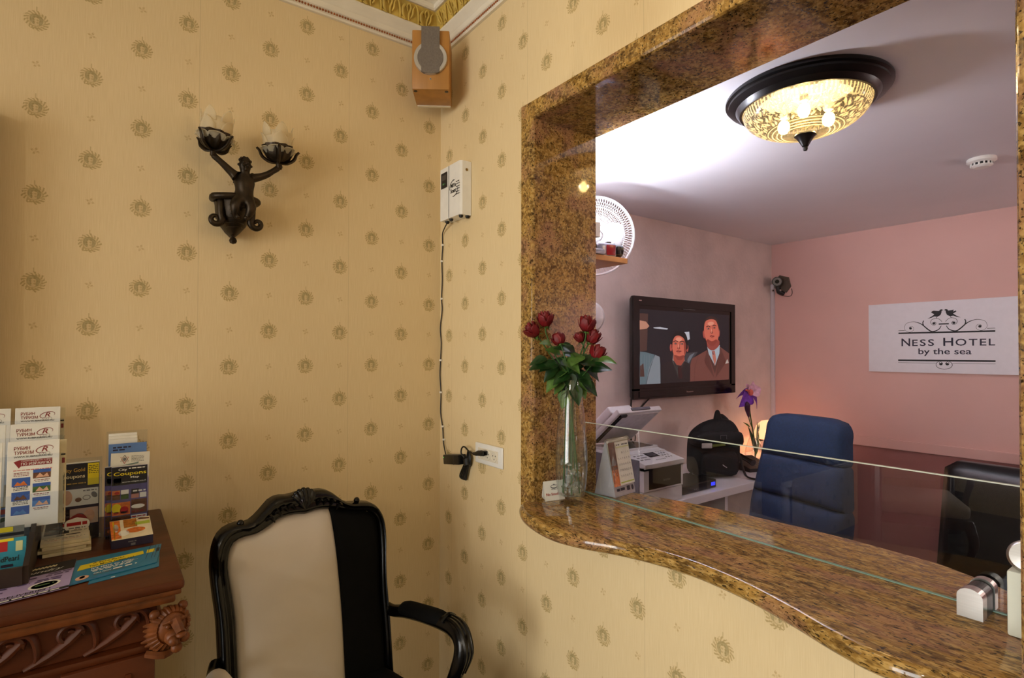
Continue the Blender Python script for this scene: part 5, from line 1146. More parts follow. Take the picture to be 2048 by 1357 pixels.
S_.lay = 7; S_.poly([(0.466,0.215),(0.506,0.217),(0.500,.195),(0.516,0.125),(0.470,0.125),(.478,.195)], scr('tie', (70, 30, 28))); S_.line([(.40,.25),(.47,.125)], .008, scr('vest', (60, 52, 48), .4)); S_.line([(.54,.25),(.474,.125)], .008, scr('vest', 0, 0)); S_.line([(.412,.252),(.44,.205),(.468,.218)], .003, scr('tie', 0, 0)); S_.line([(.542,.246),(.525,.205),(.506,.218)], .003, scr('tie', 0, 0))
S_.ell(.388, .345, .013, .026, scr('ear', (206, 92, 78))); S_.ell(.573, .342, .012, .026, scr('ear', 0, 0)); S_.lay = 8
SK1 = scr('skin', (232, 116, 92), .62); SKD = scr('skin_shade', (172, 72, 58), .5); HR = scr('hair', (26, 18, 18), .3); EYE = scr('eye', (40, 26, 26), .35); SKL = scr('skin_light', (248, 160, 132), .65)
S_.poly(sp2([(0.398,0.379),(0.406,0.425),(0.440,0.456),(0.485,0.464),(0.540,0.455),(0.571,0.415),(0.575,0.370),(.562,.33),(.41,.33)]), HR); S_.lay = 9
S_.poly(sp2([(0.410,0.398),(0.434,0.424),(0.480,0.430),(0.526,0.414),(0.548,0.385),(0.558,0.330),(0.540,0.286),(0.504,0.259),(0.458,0.259),(0.420,0.293),(0.401,0.342)]), SK1); S_.lay = 10
S_.poly(sp2([(.42,.293),(.458,.259),(.504,.259),(.54,.286),(.52,.292),(.482,.284),(.445,.292)]), SKD); S_.poly(sp2([(.53,.41),(.556,.37),(.556,.33),(.54,.29),(.533,.34)]), SKD); S_.ell(.475, .405, .035, .014, SKL)
def facef(ex0, ex1, ey0, ey1, nx, ny, mx_, my, k=1.0):
    S_.lay = 11
    for ex, ey in ((ex0, ey0), (ex1, ey1)):
        S_.ell(ex, ey, .018*k, .008*k, SKD, 14); S_.line([(ex-.024*k, ey+.011), (ex, ey+.019), (ex+.026*k, ey+.013)], .006, HR, 4)
    S_.poly(sp2([(nx-.016*k, ny-.002), (nx, ny-.010), (nx+.018*k, ny-.002), (nx+.010*k, ny+.008), (nx-.006*k, ny+.008)]), SKD); S_.line([(nx+.012, ny+.005), (nx+.014, ny+.04)], .004, SKD); S_.ell(nx, ny+.012, .006, .018, SKL, 12)
    S_.line([(mx_-.028*k, my), (mx_-.008, my+.004), (mx_+.004, my+.002), (mx_+.028*k, my+.002)], .007, scr('lips', (140, 40, 44), .5), 4); S_.line([(mx_-.016, my-.009), (mx_+.016, my-.009)], .004, SKD); S_.lay = 12
    for ex, ey in ((ex0, ey0), (ex1, ey1)): S_.ell(ex, ey, .012*k, .0045*k, scr('eye_white', (214, 170, 160), .5), 12)
    S_.lay = 13
    for ex, ey in ((ex0, ey0), (ex1, ey1)): S_.ell(ex+.002, ey+.0005, .0055*k, .0048*k, EYE, 10)
facef(.437, .508, .374, .372, .470, .342, .474, .318)
# right-hand man, chin up
S_.lay = 5; S_.poly([(0.606,0.222),(0.627,0.267),(0.711,0.292),(0.809,0.330),(0.903,0.19),(0.978,0.355),(1.048,0.325),(1.095,0.305),(1.092,0.104),(0.886,0.102),(0.605,0.103)], scr('brown_suit', (140, 80, 70), .5)); S_.lay = 6
S_.poly([(0.809,0.345),(0.975,0.362),(.975,.30),(0.908,0.150),(0.835,0.28)], scr('brown_vest', (108, 62, 54), .45)); S_.lay = 7
S_.poly([(0.812,0.352),(0.972,0.368),(0.967,0.305),(0.909,0.212),(0.831,0.300)], scr('blue_shirt', (196, 206, 216), .55)); S_.poly([(.809,.33),(.776,.253),(.806,.245),(.79,.225),(.9,.119)], scr('lapel', (120, 66, 58), .45)); S_.poly([(.978,.355),(1.048,.251),(1.02,.245),(1.035,.22),(.915,.119)], scr('lapel', 0, 0)); S_.lay = 8
S_.poly([(0.868,0.322),(0.906,0.326),(.899,.296),(0.926,0.255),(0.905,0.214),(0.880,0.268),(.880,.296)], scr('coral_tie', (220, 130, 110))); S_.poly([(.868,.322),(.906,.326),(.899,.296),(.88,.296)], scr('knot', (70, 76, 96))); S_.poly(sp2([(0.804,0.39),(0.950,0.41),(0.962,0.365),(0.887,0.327),(0.820,0.345)]), scr('neck2', (176, 78, 66))); S_.poly([(1.042,.225),(1.07,.262),(1.089,.232)], scr('shirt', 0, 0))
S_.line([(.70,.285),(.66,.2),(.655,.103)], .004, scr('lapel', 0, 0), 3); S_.lay = 9
S_.ell(.770, .445, .012, .03, scr('ear', 0, 0), rot=.2); S_.ell(.962, .462, .010, .03, scr('ear', 0, 0)); S_.poly(sp2([(0.764,0.480),(0.768,0.530),(0.80,0.565),(0.850,0.582),(0.900,0.578),(0.945,0.556),(0.962,0.505),(.95,.47),(.78,.46)]), scr('hair2', (80, 50, 42), .4)); S_.lay = 10
S_.poly(sp2([(0.772,0.494),(0.788,0.540),(0.848,0.560),(0.915,0.554),(0.949,0.508),(0.959,0.452),(0.938,0.398),(0.892,0.363),(0.835,0.366),(0.797,0.400),(0.775,0.455)]), SK1); S_.lay = 11
S_.poly(sp2([(.797,.40),(.835,.366),(.892,.363),(.938,.398),(.92,.41),(.868,.395),(.82,.41)]), SKD); S_.ell(.855, .528, .04, .014, SKL, rot=.1)
facef(.823, .900, .489, .498, .866, .461, .872, .432)
S_.lay = 4; S_.rect(.063, .575, 1.10, .60, scr('dusk', 0, 0)); S_.build('picture', tv, world=True)
s = Sheet((tvx, .2418, tvz), (1, 0, 0), (0, 0, 1)); s.text('Panasonic', .553, .026, .012, .078, CHROME); s.build('lettering', tv, world=True)
s = Sheet((tvx, .2458, tvz), (1, 0, 0), (0, 0, 1)); s.rect(.052, .653, .078, .660, CHROME); s.rect(.52, .618, .66, .621, GREYI); s.build('badge', tv, world=True)
for k, xx in enumerate((1.66, 1.76)):
    t = thing('television_cable', ('black cable hanging straight down from the television behind the printer', 'black cable running diagonally under the television')[k], 'cable', (xx, .35, .9)); mb = MB()
    if k == 0: mb.tube([(1.665, .352, 1.25), (1.665, .358, 1.1), (1.67, .358, .95), (1.655, .358, .80), (1.66, .35, .735)], .006, 7, smooth=4); mb.tube([(1.672, .352, 1.05), (1.705, .352, .98), (1.695, .352, .93), (1.675, .352, .88), (1.695, .352, .80), (1.67, .35, .735)], .004, 6, smooth=4)
    else: mb.tube([(1.88, .352, 1.25), (1.80, .358, 1.19), (1.72, .358, 1.13), (1.682, .358, 1.05)], .005, 7, smooth=4)
    mb.build('wire', RUBBER, t, world=True, smooth=True)

# hotel sign on the far wall
sg = thing('hotel_sign', 'white wall sign with two black birds, scrollwork and dark lettering on the rose wall', 'sign', (3.5, -.875, 1.41))
mb = MB(); mb.box((3.490, -1.345, 1.409), (3.511, -.406, 1.916), bev=.001); mb.build('board', mat('sign_white', (226, 224, 232), .35, var=.02), sg, world=True)
s = Sheet((3.4895, 0, 0), (0, -1, 0), (0, 0, 1), step=.0006); DN = NAVY; C0 = .876
s.line([(.603, 1.695), (1.152, 1.695)], .011, INK); s.line([(.603, 1.714), (.643, 1.714)], .003, INK); s.line([(1.110, 1.714), (1.152, 1.714)], .003, INK)
s.line([(.600, 1.497), (1.152, 1.497)], .011, INK); s.line([(.600, 1.479), (.830, 1.479)], .002, INK); s.line([(.918, 1.479), (1.152, 1.479)], .002, INK); s.line([(.847, 1.753), (.905, 1.753)], .009, INK)
for mir in (0, 1):
    f = (lambda L: [(2*C0-a_, b_) for a_, b_ in L]) if mir else (lambda L: L)
    s.line(f([(0.862,1.741),(0.845,1.714),(0.809,1.702),(0.783,1.719),(0.752,1.751),(0.725,1.768),(0.693,1.776),(0.654,1.765),(0.641,1.736),(0.648,1.714),(0.672,1.701),(0.695,1.712),(0.698,1.731),(0.687,1.743),(0.673,1.738),(0.672,1.726),(0.681,1.722)]), lambda u_: .0018+.006*math.exp(-((u_-.17)/.16)**2), INK, 4)
    s.line(f([(0.759,1.781),(0.754,1.764),(0.759,1.745)]), .006, INK, 4); s.line(f([(0.866,1.769),(0.850,1.788),(0.833,1.794),(0.809,1.787),(0.800,1.768),(0.809,1.750),(0.825,1.747),(0.832,1.761),(0.822,1.770)]), .0026, INK, 4)
    s.ell(*f([(.679, 1.729)])[0], .0085, .0085, INK); s.ell(*f([(.819, 1.759)])[0], .0085, .0085, INK)
    bird = f([(0.874,1.850),(0.864,1.856),(0.855,1.853),(0.850,1.845),(0.838,1.846),(0.818,1.849),(0.823,1.836),(0.807,1.843),(0.804,1.836),(0.813,1.829),(0.823,1.823),(0.807,1.809),(0.781,1.793),(0.804,1.799),(0.822,1.808),(0.840,1.805),(0.857,1.815),(0.863,1.830),(0.865,1.846)])
    s.poly(bird if not mir else bird[::-1], INK); s.line(f([(.838, 1.806), (.834, 1.795)]), .003, INK)
    s.line(f([(0.854,1.491),(0.868,1.478),(0.858,1.466),(0.849,1.472),(0.848,1.488),(0.836,1.484),(0.830,1.465),(0.843,1.446),(0.876,1.437)]), .003, INK, 4); s.ell(*f([(.859, 1.473)])[0], .0085, .0085, INK)
x = .622
for ch_, w_, h_ in (('N', .054, .056), ('E', .034, .046), ('S', .036, .047), ('S', .036, .047), (' ', .028, 0), ('H', .056, .056), ('O', .060, .048), ('T', .046, .046), ('E', .034, .046), ('L', .032, .046)):
    if ch_ != ' ': s.text(ch_, x, 1.600, h_, w_, DN)
    x += w_+.0125
s.text('by the sea', .726, 1.528, .055, .302, DN); s.build('lettering', sg, world=True)

# CCTV camera and trunking in the corner
cv = thing('security_camera', 'black bullet security camera on a grey plate in the far corner', 'security camera', (3.48, .30, 2.06))
mb = MB(); mb.prism([(.335, 2.12), (.345, 2.18), (.29, 2.225), (.215, 2.20), (.195, 2.12), (.235, 2.07), (.30, 2.075)], lambda p, q, dd: (dd, p, q), 3.500, 3.5125); mb.build('mounting_plate', mat('taupe_plate', (96, 82, 70), .6), cv, world=True)
ax = Vector((-.82, -.5, -.12)).normalized(); c = Vector((3.44, .285, 2.165)); mb = MB(); mb.cyl(c-ax*.05, c+ax*.055, .036, seg=28); mb.cyl(c+ax*.05, c+ax*.066, .040, seg=28); mb.build('body', BLACKP, cv, world=True, smooth=True)
mb = MB(); mb.cyl(c+ax*.066, c+ax*.0675, .034, seg=28); mb.build('led_ring', mat('led_grey', (120, 116, 112), .3), cv, world=True, smooth=True)
mb = MB(); mb.cyl(c+ax*.0675, c+ax*.071, .017, seg=20); mb.build('lens', TVB, cv, world=True, smooth=True)
mb = MB(); mb.tube([c+Vector((.02, 0, -.04)), c+Vector((.03, -.005, -.085)), Vector((3.505, .26, 2.06))], [.016, .022, .02], 10, smooth=3); mb.build('bracket', BLACKP, cv, world=True, smooth=True)
for dy in (-.03, .03):
    mb = MB(); mb.cyl(c+Vector((0, dy, -.075)), c+Vector((0, dy*1.35, -.075)), .009); mb.build('bracket_screw', CHROME, cv, world=True, smooth=True)
mb = MB(); mb.tube([(3.49, .25, 2.04), (3.50, .20, 2.035), (3.505, .185, 2.06), (3.506, .19, 2.10)], .0025, 6, smooth=3); mb.build('lead', RUBBER, cv, world=True, smooth=True)
t = thing('cable_trunking', 'white vertical cable trunking in the far corner under the camera', 'trunking', (3.50, .35, .9)); mb = MB(); mb.box((3.487, .338, .02), (3.512, .3665, 2.15), bev=.002); mb.build('trunking', mat('trunking_grey', (206, 198, 206), .4, var=.03), t, world=True)

# fan on the wall, shelf and cameras
fn_ = thing('wall_fan', 'white wall fan partly hidden behind the granite jamb', 'fan', (.86, -.10, 2.16))
ax = Vector((-.62, -.76, -.17)).normalized(); q = ax.to_track_quat('Z', 'Y').to_matrix().to_4x4(); Mf = Matrix.Translation((.868, -.105, 2.165)) @ q
mb = MB(); R0 = .202
for rr2 in (.05, .10, .15): mb.tube([(rr2*math.cos(a_), rr2*math.sin(a_), .055*(1-(rr2/R0)**2)) for a_ in [2*PI*i/40 for i in range(41)]], .0018, 5, M=Mf)
for k in range(90):
    a_ = 2*PI*k/90; mb.tube([((r_)*math.cos(a_+.5*(r_/R0)), r_*math.sin(a_+.5*(r_/R0)), .055*(1-(r_/R0)**2)) for r_ in (.035, .09, .15, R0)], .0013, 4, M=Mf, caps=False)
FANW = mat('white_fan_plastic', (210, 208, 210), .35, var=.02)
mb.build('front_grille', FANW, fn_, world=True, smooth=True)
mb = MB(); mb.tube([(R0*math.cos(a_), R0*math.sin(a_), 0) for a_ in [2*PI*i/64 for i in range(65)]], .0065, 8, M=Mf); mb.build('rim', FANW, fn_, world=True, smooth=True)
mb = MB()
for k in range(90):
    a_ = 2*PI*k/90; mb.tube([(r_*math.cos(a_-.4*(r_/R0)), r_*math.sin(a_-.4*(r_/R0)), -.07*(1-(r_/R0)**2)) for r_ in (.05, .12, R0)], .0014, 4, M=Mf, caps=False)
mb.build('rear_grille', FANW, fn_, world=True, smooth=True)
for k in range(3):
    mb = MB(); rings = []
    for i in range(8):
        t_ = i/7; r_ = .03+.125*t_; w_ = .35+.45*math.sin(PI*min(1, t_*.8+.2)); rings.append([(r_*math.cos(2*PI*k/3+u_*w_), r_*math.sin(2*PI*k/3+u_*w_), -.012+.018*u_) for u_ in (-1, -.5, 0, .5, 1)])
    mb.loft(rings, close=False, caps=False)
    for v in mb.bm.verts: v.co = Mf @ v.co
    b = mb.build('blade', FANW, fn_, world=True, smooth=True); b.modifiers.new('t', 'SOLIDIFY').thickness = .002
mb = MB(); mb.cyl((0, 0, -.12), (0, 0, -.055), .05, .055, M_ if 0 else 24); 
for v in mb.bm.verts: v.co = Mf @ v.co
mb.sph(Mf @ Vector((0, 0, .055)), .034, 2, (1, 1, .8)); mb.build('motor', FANW, fn_, world=True, smooth=True)
mb = MB(); mb.tube([Mf @ Vector((0, 0, -.10)), (.96, .10, 2.10), (.955, .18, 1.98), (.95, .26, 1.88), (.95, .33, 1.84)], .02, 10, smooth=4); mb.box((.88, .33, 1.72), (1.02, .368, 1.94), bev=.015); mb.build('wall_arm', FANW, fn_, world=True, smooth=True)
wb = thing('round_white_fixture', 'round white fixture just peeping past the granite jamb below the shelf', 'wall fixture', (.88, -.08, 1.75))
mb = MB(); M2 = Matrix.Translation((.945, .030, 1.745)) @ q; mb.lathe([(.0, .03), (.05, .026), (.085, .012), (.095, -.01), (.085, -.03), (0, -.036)], seg=36, M=M2); mb.tube([(.965, .02, 1.745), (.985, .2, 1.745), (.985, .368, 1.745)], .014, 8); mb.build('body', FANW, wb, world=True, smooth=True)
sh = thing('wooden_shelf', 'light wooden shelf end showing past the granite jamb, carrying cameras', 'shelf', (.46, -.4, 1.94))
mb = MB(); mb.box((.302, -.555, 1.937), (.618, -.22, 1.960), bev=.002); mb.build('board', mat('light_pine', (196, 138, 76), .45, var=.15, scale=14, stretch=(1, .1, 1)), sh, world=True)
mb = MB(); mb.box((.302, -.40, 1.86), (.32, -.38, 1.937)); mb.box((.302, -.40, 1.925), (.45, -.38, 1.937)); mb.build('bracket', STEEL, sh, world=True)
vc = thing('camcorder', 'small silver camcorder with a red panel lying on the shelf end', 'camcorder', (.56, -.51, 1.961))
Mv = Matrix.Translation((.545, -.505, 1.961)) @ Matrix.Rotation(-.25, 4, 'Z')
mb = MB(); mb.box((-.062, -.03, 0), (.030, .03, .062), Mv, bev=.012, seg=3); mb.build('body', mat('silver_plastic', (150, 152, 168), .35, .3), vc, world=True, smooth=True)
mb = MB(); mb.box((-.024, -.034, .008), (.020, -.028, .052), Mv, bev=.003); mb.build('red_panel', mat('red_plastic', (140, 24, 36), .3), vc, world=True, smooth=True)
mb = MB(); mb.box((-.045, -.0335, .014), (-.03, -.028, .046), Mv, bev=.002); mb.build('label_plate', WHITE, vc, world=True)
mb = MB(); mb.cyl(Mv @ Vector((.028, 0, .034)), Mv @ Vector((.064, 0, .034)), .026, .028, 20); mb.box((.03, -.032, .014), (.05, -.024, .05), Mv, bev=.003); mb.build('lens', BLACKP, vc, world=True, smooth=True)
mb = MB(); mb.box((-.01, -.012, .06), (.012, .012, .070), Mv, bev=.003); mb.build('top_knob', BLACKP, vc, world=True)
hs = thing('cordless_handset', 'dark handset standing tilted on the shelf beside the camcorder', 'handset', (.43, -.5, 1.961))
Mh = Matrix.Translation((.440, -.53, 1.961)) @ Matrix.Rotation(-.45, 4, 'Y'); mb = MB(); mb.box((-.018, -.024, .01), (.012, .024, .15), Mh, bev=.008); mb.build('body', BLACKP, hs, world=True, smooth=True)
mb = MB(); mb.box((-.012, -.0255, .095), (.008, -.023, .135), Mh); mb.build('display', mat('pale_display', (170, 172, 190), .3), hs, world=True)
mb = MB(); mb.box((.40, -.56, 1.9605), (.475, -.49, 1.985), bev=.006); mb.build('cradle', mat('silver_plastic', (150, 152, 168), .35, .3), hs, world=True, smooth=True)

# desk along the back wall
DZ = .722
dk = thing('white_desk', 'white desk running along the back wall under the television', 'desk', (1.9, .05, 0))
DW = mat('white_laminate', (226, 224, 234), .3, var=.02)
mb = MB(); mb.box((.31, -.252, .674), (3.48, .364, DZ), bev=.003); mb.build('top', DW, dk, world=True)
for x in (.5, 1.9, 3.3):
    mb = MB(); mb.box((x, -.20, 0), (x+.03, .34, .674)); mb.build('leg_panel', DW, dk, world=True)
# printer with raised scanner lid
pr = thing('laser_printer', 'white multifunction printer with its scanner lid raised on the desk', 'printer', (1.26, -.03, DZ))
PW = mat('printer_white', (214, 214, 218), .4, var=.03); PG = mat('printer_grey', (92, 90, 98), .45)
px0, px1, py0, py1 = 1.10, 1.432, -.235, .16
mb = MB(); mb.box((px0, py0+.004, DZ), (px1, py1, .800), bev=.006); mb.build('paper_drawer', PW, pr, world=True, smooth=True)
mb = MB(); mb.box((px0, py0, .803), (px0+.05, py0+.12, .93)); mb.box((px1-.022, py0, .803), (px1, py0+.12, .93)); mb.box((px0+.05, py0, .803), (px1-.022, py0+.12, .822)); mb.box((px0, py0+.12, .803), (px1, py1, .985), bev=.004); mb.box((px0, py0, .915), (px1, py0+.12, .93)); mb.build('body', PW, pr, world=True, smooth=True)
mb = MB(); mb.box((px0+.04, py0-.001, .812), (px1-.018, py0+.118, .922)); mb.build('output_recess', BLACKP, pr, world=True)
s = Sheet((px0+.16, py0-.0015, .845), (1, 0, 0), (0, 0, 1)); s.text('brother', 0, 0, .014, .06, GREYI); s.build('lettering', pr, world=True)
mb = MB(); mb.loft([[(px0, py0-.008, .928), (px1, py0-.008, .928), (px1, py0-.010, .950), (px0, py0-.010, .950)], [(px0, -.06, .945), (px1, -.06, .945), (px1, -.06, .990), (px0, -.06, .990)]]); cp = mb.build('control_panel', PW, pr, world=True)
s = Sheet((px0, py0-.010, .9505), (1, 0, 0), (0, .175, .040)); s.rect(.13, .42, .215, .86, INK); s.lay = 2; s.rect(.14, .5, .205, .8, mat('lcd_grey', (60, 58, 66), .3)); s.lay = 1
for k in range(4): s.rect(.03, .3+.15*k, .05, .36+.15*k, GREYI); s.scrib(.06, .11, .3+.15*k, .05, GREYI, k)
for k in range(4):
    for j in range(3): s.ell(.24+.022*j, .3+.15*k, .007, .035, GREYI, 10)
for k in range(6): s.ell(.14+.014*k, .22, .005, .03, GREYI, 8)
s.build('keypad', cp, world=True)
mb = MB(); mb.box((px0, -.06, .985), (px1, py1, 1.002), bev=.003); mb.build('scanner_bed', PW, pr, world=True)
mb = MB(); mb.box((px0+.03, -.05, 1.002), (px1-.03, py1-.05, 1.004)); mb.build('scanner_glass', mat('scanner_black', (16, 16, 20), .1), pr, world=True)
for p in ((px0-.001, 0),): mb = MB(); mb.box((px0-.004, py0+.03, .74), (px0+.001, py1-.02, .97), bev=.002); mb.build('side_cover', PG, pr, world=True)
hy, hz = .155, 1.008; an = math.radians(40.5); Lm = Matrix.Translation((0, hy, hz)) @ Matrix.Rotation(-an, 4, 'X')    # lid local: -y forwards, z up
lx0, lx1 = 1.075, 1.442
mb = MB(); mb.box((lx0, -.315, .0), (lx1, .0, .030), Lm, bev=.005); ld = mb.build('scanner_lid', PW, pr, world=True, smooth=True)
mb = MB(); mb.box((lx0, -.27, .030), (lx0+.19, -.01, .085), Lm, bev=.014, seg=3); mb.box((lx0+.19, -.25, .03), (lx1-.02, -.02, .05), Lm, bev=.006); mb.build('document_feeder', PW, ld, world=True, smooth=True)
s = Sheet(Lm @ Vector((lx0, -.27, .0855)), Lm.to_3x3() @ Vector((1, 0, 0)), Lm.to_3x3() @ Vector((0, 1, 0))); s.text('MFC', .05, .05, .018, .05, GREYI); s.build('lettering', ld, world=True)
mb = MB(); mb.box((lx0+.05, -.295, -.005), (lx1-.02, -.02, .001), Lm); mb.build('pressing_pad', mat('pad_grey', (198, 196, 200), .6), ld, world=True)
mb = MB(); mb.box((lx0+.02, -.295, -.004), (lx0+.035, -.02, .001), Lm); mb.box((lx0+.045, -.300, -.006), (lx0+.052, -.02, .001), Lm); mb.box((lx0+.02, -.302, -.012), (lx0+.07, -.285, .001), Lm); mb.build('feeder_slot', BLACKP, ld, world=True)
mb = MB(); mb.box((lx0+.11, -.322, .010), (lx1-.10, -.310, .028), Lm, bev=.003); mb.build('grip', PG, ld, world=True)
# set-top box
sb = thing('set_top_box', 'flat black set-top box with a blue display on the desk right of the printer', 'set-top box', (1.69, -.03, DZ), .0)
mb = MB(); mb.box((1.462, -.195, DZ+.003), (1.815, .02, DZ+.052), bev=.004); mb.build('case', BLACKP, sb, world=True)
s = Sheet((1.462, -.1955, DZ), (1, 0, 0), (0, 0, 1)); s.rect(.30, .018, .34, .038, emit('blue_display', (40, 50, 255), 1.6)); s.scrib(.13, .16, .016, .006, GREYI, 1); s.build('display', sb, world=True)
# backpack
bp_ = thing('backpack', 'black backpack standing on the desk with a white buckle strap', 'backpack', (2.10, .02, DZ), -.55)
BF = mat('black_nylon', (7, 7, 9), .8, var=.3, scale=90, bmp=.001)
mb = MB(); rings = []
for z, hw, hd, ox in ((.0, .15, .09, 0), (.03, .165, .10, 0), (.12, .17, .105, 0), (.22, .165, .10, .005), (.27, .16, .095, .012), (.30, .155, .09, .016), (.34, .125, .075, .03), (.37, .085, .055, .04), (.385, .03, .03, .05)):
    rings.append([(ox+hw*math.copysign(abs(math.cos(a_))**.6, math.cos(a_)), hd*math.copysign(abs(math.sin(a_))**.6, math.sin(a_)), z) for a_ in [2*PI*i/32 for i in range(32)]])
mb.loft(rings)
for v in mb.bm.verts: v.co += Vector((noise.noise(v.co*14), noise.noise(v.co*14+Vector((4, 1, 0))), noise.noise(v.co*14+Vector((0, 7, 2)))))*.012
for v in mb.bm.verts: v.co.z = max(v.co.z, 0)
mb.build('body', BF, bp_, smooth=True, sub=1)
mb = MB(); rings = []
for z, hw, hd, ox in ((.20, .175, .06, -.0), (.235, .178, .075, -.0), (.28, .165, .075, .008), (.315, .15, .06, .014)):
    rings.append([(ox+hw*math.copysign(abs(math.cos(a_))**.5, math.cos(a_)), -.055+hd*math.copysign(abs(math.sin(a_))**.5, math.sin(a_)), z) for a_ in [2*PI*i/28 for i in range(28)]])
mb.loft(rings); mb.build('top_flap', BF, bp_, smooth=True, sub=1)
mb = MB(); rings = []
for z, hw, hd in ((.02, .11, .03), (.04, .125, .05), (.12, .125, .055), (.165, .12, .045), (.18, .10, .03)):
    rings.append([(hw*math.copysign(abs(math.cos(a_))**.5, math.cos(a_)), -.085+hd*math.copysign(abs(math.sin(a_))**.5, math.sin(a_)), z) for a_ in [2*PI*i/24 for i in range(24)]])
mb.loft(rings); mb.build('front_pocket', BF, bp_, smooth=True, sub=1)
mb = MB(); mb.loft([[(-.005, -.02, .345), (.075, -.02, .345), (.075, .02, .345), (-.005, .02, .345)], [(.010, -.018, .40), (.060, -.018, .40), (.062, .015, .40), (.008, .015, .40)], [(.020, -.014, .445), (.048, -.014, .445), (.05, .008, .445), (.018, .008, .445)]]); mb.build('carry_handle', BF, bp_, smooth=True, sub=2)
mb = MB(); mb.tube([(.05, .03, .39), (.10, .05, .385), (.14, .06, .35), (.115, .06, .33)], [.02, .03, .028, .01], 10, smooth=4, flat=.4); mb.build('shoulder_strap', BF, bp_, smooth=True)
mb = MB(); mb.tube([(.13, -.07, .20), (.165, -.06, .12), (.17, -.09, .05), (.18, -.13, .012), (.24, -.20, .008), (.29, -.22, .006)], .014, 8, smooth=4, flat=.4); mb.build('loose_strap', BF, bp_, smooth=True)
mb = MB(); mb.tube([(-.15, -.05, .06), (-.175, -.06, .03), (-.19, -.07, .02)], .012, 8, flat=.5); mb.build('side_strap', BF, bp_, smooth=True)
mb = MB(); mb.box((-.135, -.140, .205), (-.065, -.130, .238), bev=.004); mb.build('white_tag', mat('tag_white', (176, 172, 170), .4), bp_, smooth=True)
mb = MB(); mb.box((-.035, -.139, .218), (.05, -.1335, .236), Matrix.Rotation(-.12, 4, 'Y')); mb.build('green_strip', mat('olive_strip', (84, 92, 34), .5), bp_)
mb = MB()
for a_, b_ in (((-.005, .288), (-.005, .262)), ((.035, .288), (.035, .262)), ((-.005, .288), (.035, .288))): mb.tube([(a_[0], -.132, a_[1]), (b_[0], -.132, b_[1])], .0012, 5)
mb.build('seam_stitching', GREYI, bp_)
mb = MB(); mb.tube([(.0, -.145, .10), (.02, -.142, .085), (.03, -.144, .08)], .003, 6); mb.build('zip_pull', CHROME, bp_)
# iris in a clear vase, globe lamp, wall outlet, telephone
iv = thing('iris_vase', 'clear glass carafe vase holding the purple iris at the right end of the desk', 'vase', (2.80, .13, DZ))
mb = MB(); mb.lathe([(0, .002), (.048, .002), (.062, .02), (.066, .05), (.058, .10), (.040, .15), (.03, .19), (.032, .23), (.04, .25), (.038, .25), (.029, .23), (.027, .19), (.037, .15), (.055, .1), (.062, .05), (.058, .022), (0, .008)], seg=32, caps=False); mb.tube([(-.055, -.02, .10), (-.085, -.04, .09), (-.085, -.04, .05), (-.058, -.025, .04)], .004, 6, smooth=4); mb.build('glass', clear('vase_glass'), iv, smooth=True, angle=1.2)
ir = thing('iris', 'tall purple and pink iris with a bud beside the television', 'flower', (2.80, .13, DZ+.01))
PUR = mat('iris_purple', (112, 40, 172), .5, var=.3, scale=50); PNK = mat('iris_pink', (240, 190, 216), .5, var=.25, scale=50); CRL = mat('iris_coral', (224, 110, 92), .5)
mb = MB(); mb.tube([(.02, 0, .01), (.015, 0, .12), (-.02, 0, .25), (-.055, .0, .38), (-.058, 0, .49)], .005, 7, smooth=5); mb.build('stem', STEM, ir, smooth=True)
mb = MB(); mb.tube([(-.025, 0, .25), (-.065, -.005, .30), (-.086, -.01, .335)], .004, 6, smooth=4); mb.build('bud_stem', STEM, ir, smooth=True)
mb = MB(); mb.tube([(-.085, -.01, .33), (-.110, -.015, .385), (-.122, -.02, .425), (-.126, -.02, .45)], [.006, .018, .022, .004], 10, smooth=4); mb.build('bud', mat('iris_bud', (64, 22, 54), .5, var=.3), ir, smooth=True)
for k, (a_, b_, L, W) in enumerate((((.02, 0, .04), (-.5, -.1, 1), .26, .016), ((.03, 0, .02), (.15, 0, 1), .28, .014), ((.025, 0, .03), (-.2, .1, 1), .24, .018), ((-.05, 0, .25), (-1, 0, .55), .10, .005), ((.06, 0, .2), (.3, 0, 1), .08, .006))):
    mb = MB(); leafmesh(mb, a_, b_, L, W*1.5, .1, (0, -1, .2)); mb.build('leaf', LEAFL if k % 2 else LEAF, ir, smooth=True, angle=3)
hc = Vector((-.058, 0, .51))
for d_, L, W, m_, dr in (((-.9, -.3, -.35), .10, .045, PUR, .9), ((.75, -.3, -.35), .11, .025, PUR, 1.0), ((-.2, .8, .1), .08, .035, PUR, .8), ((0.1, -.15, 1), .07, .035, PNK, -.3), ((.85, -.3, .35), .10, .035, PNK, .2), ((-.4, .2, .8), .06, .03, PNK, -.2)):
    mb = MB(); leafmesh(mb, hc, d_, L*1.25, W*1.35, dr, (0, -1, .3)); o = mb.build('petal', m_, ir, smooth=True, angle=3); o.modifiers.new('t', 'SOLIDIFY').thickness = .002
mb = MB(); mb.sph(hc+Vector((0, -.01, .005)), .024, 2, (1, .8, 1.1)); mb.tube([hc, hc+Vector((-.05, -.02, .022)), hc+Vector((-.08, -.02, .028))], [.012, .008, .007], 8, smooth=3); mb.build('throat', CRL, ir, smooth=True)
gl = thing('globe_lamp', 'small lit round shaded table lamp on the desk behind the blue chair', 'table lamp', (3.10, .17, DZ))
mb = MB(); mb.lathe([(0, 0), (.06, 0), (.055, .012), (.015, .02), (.012, .17), (0, .17)], seg=24); mb.build('base', BRASS, gl, smooth=True)
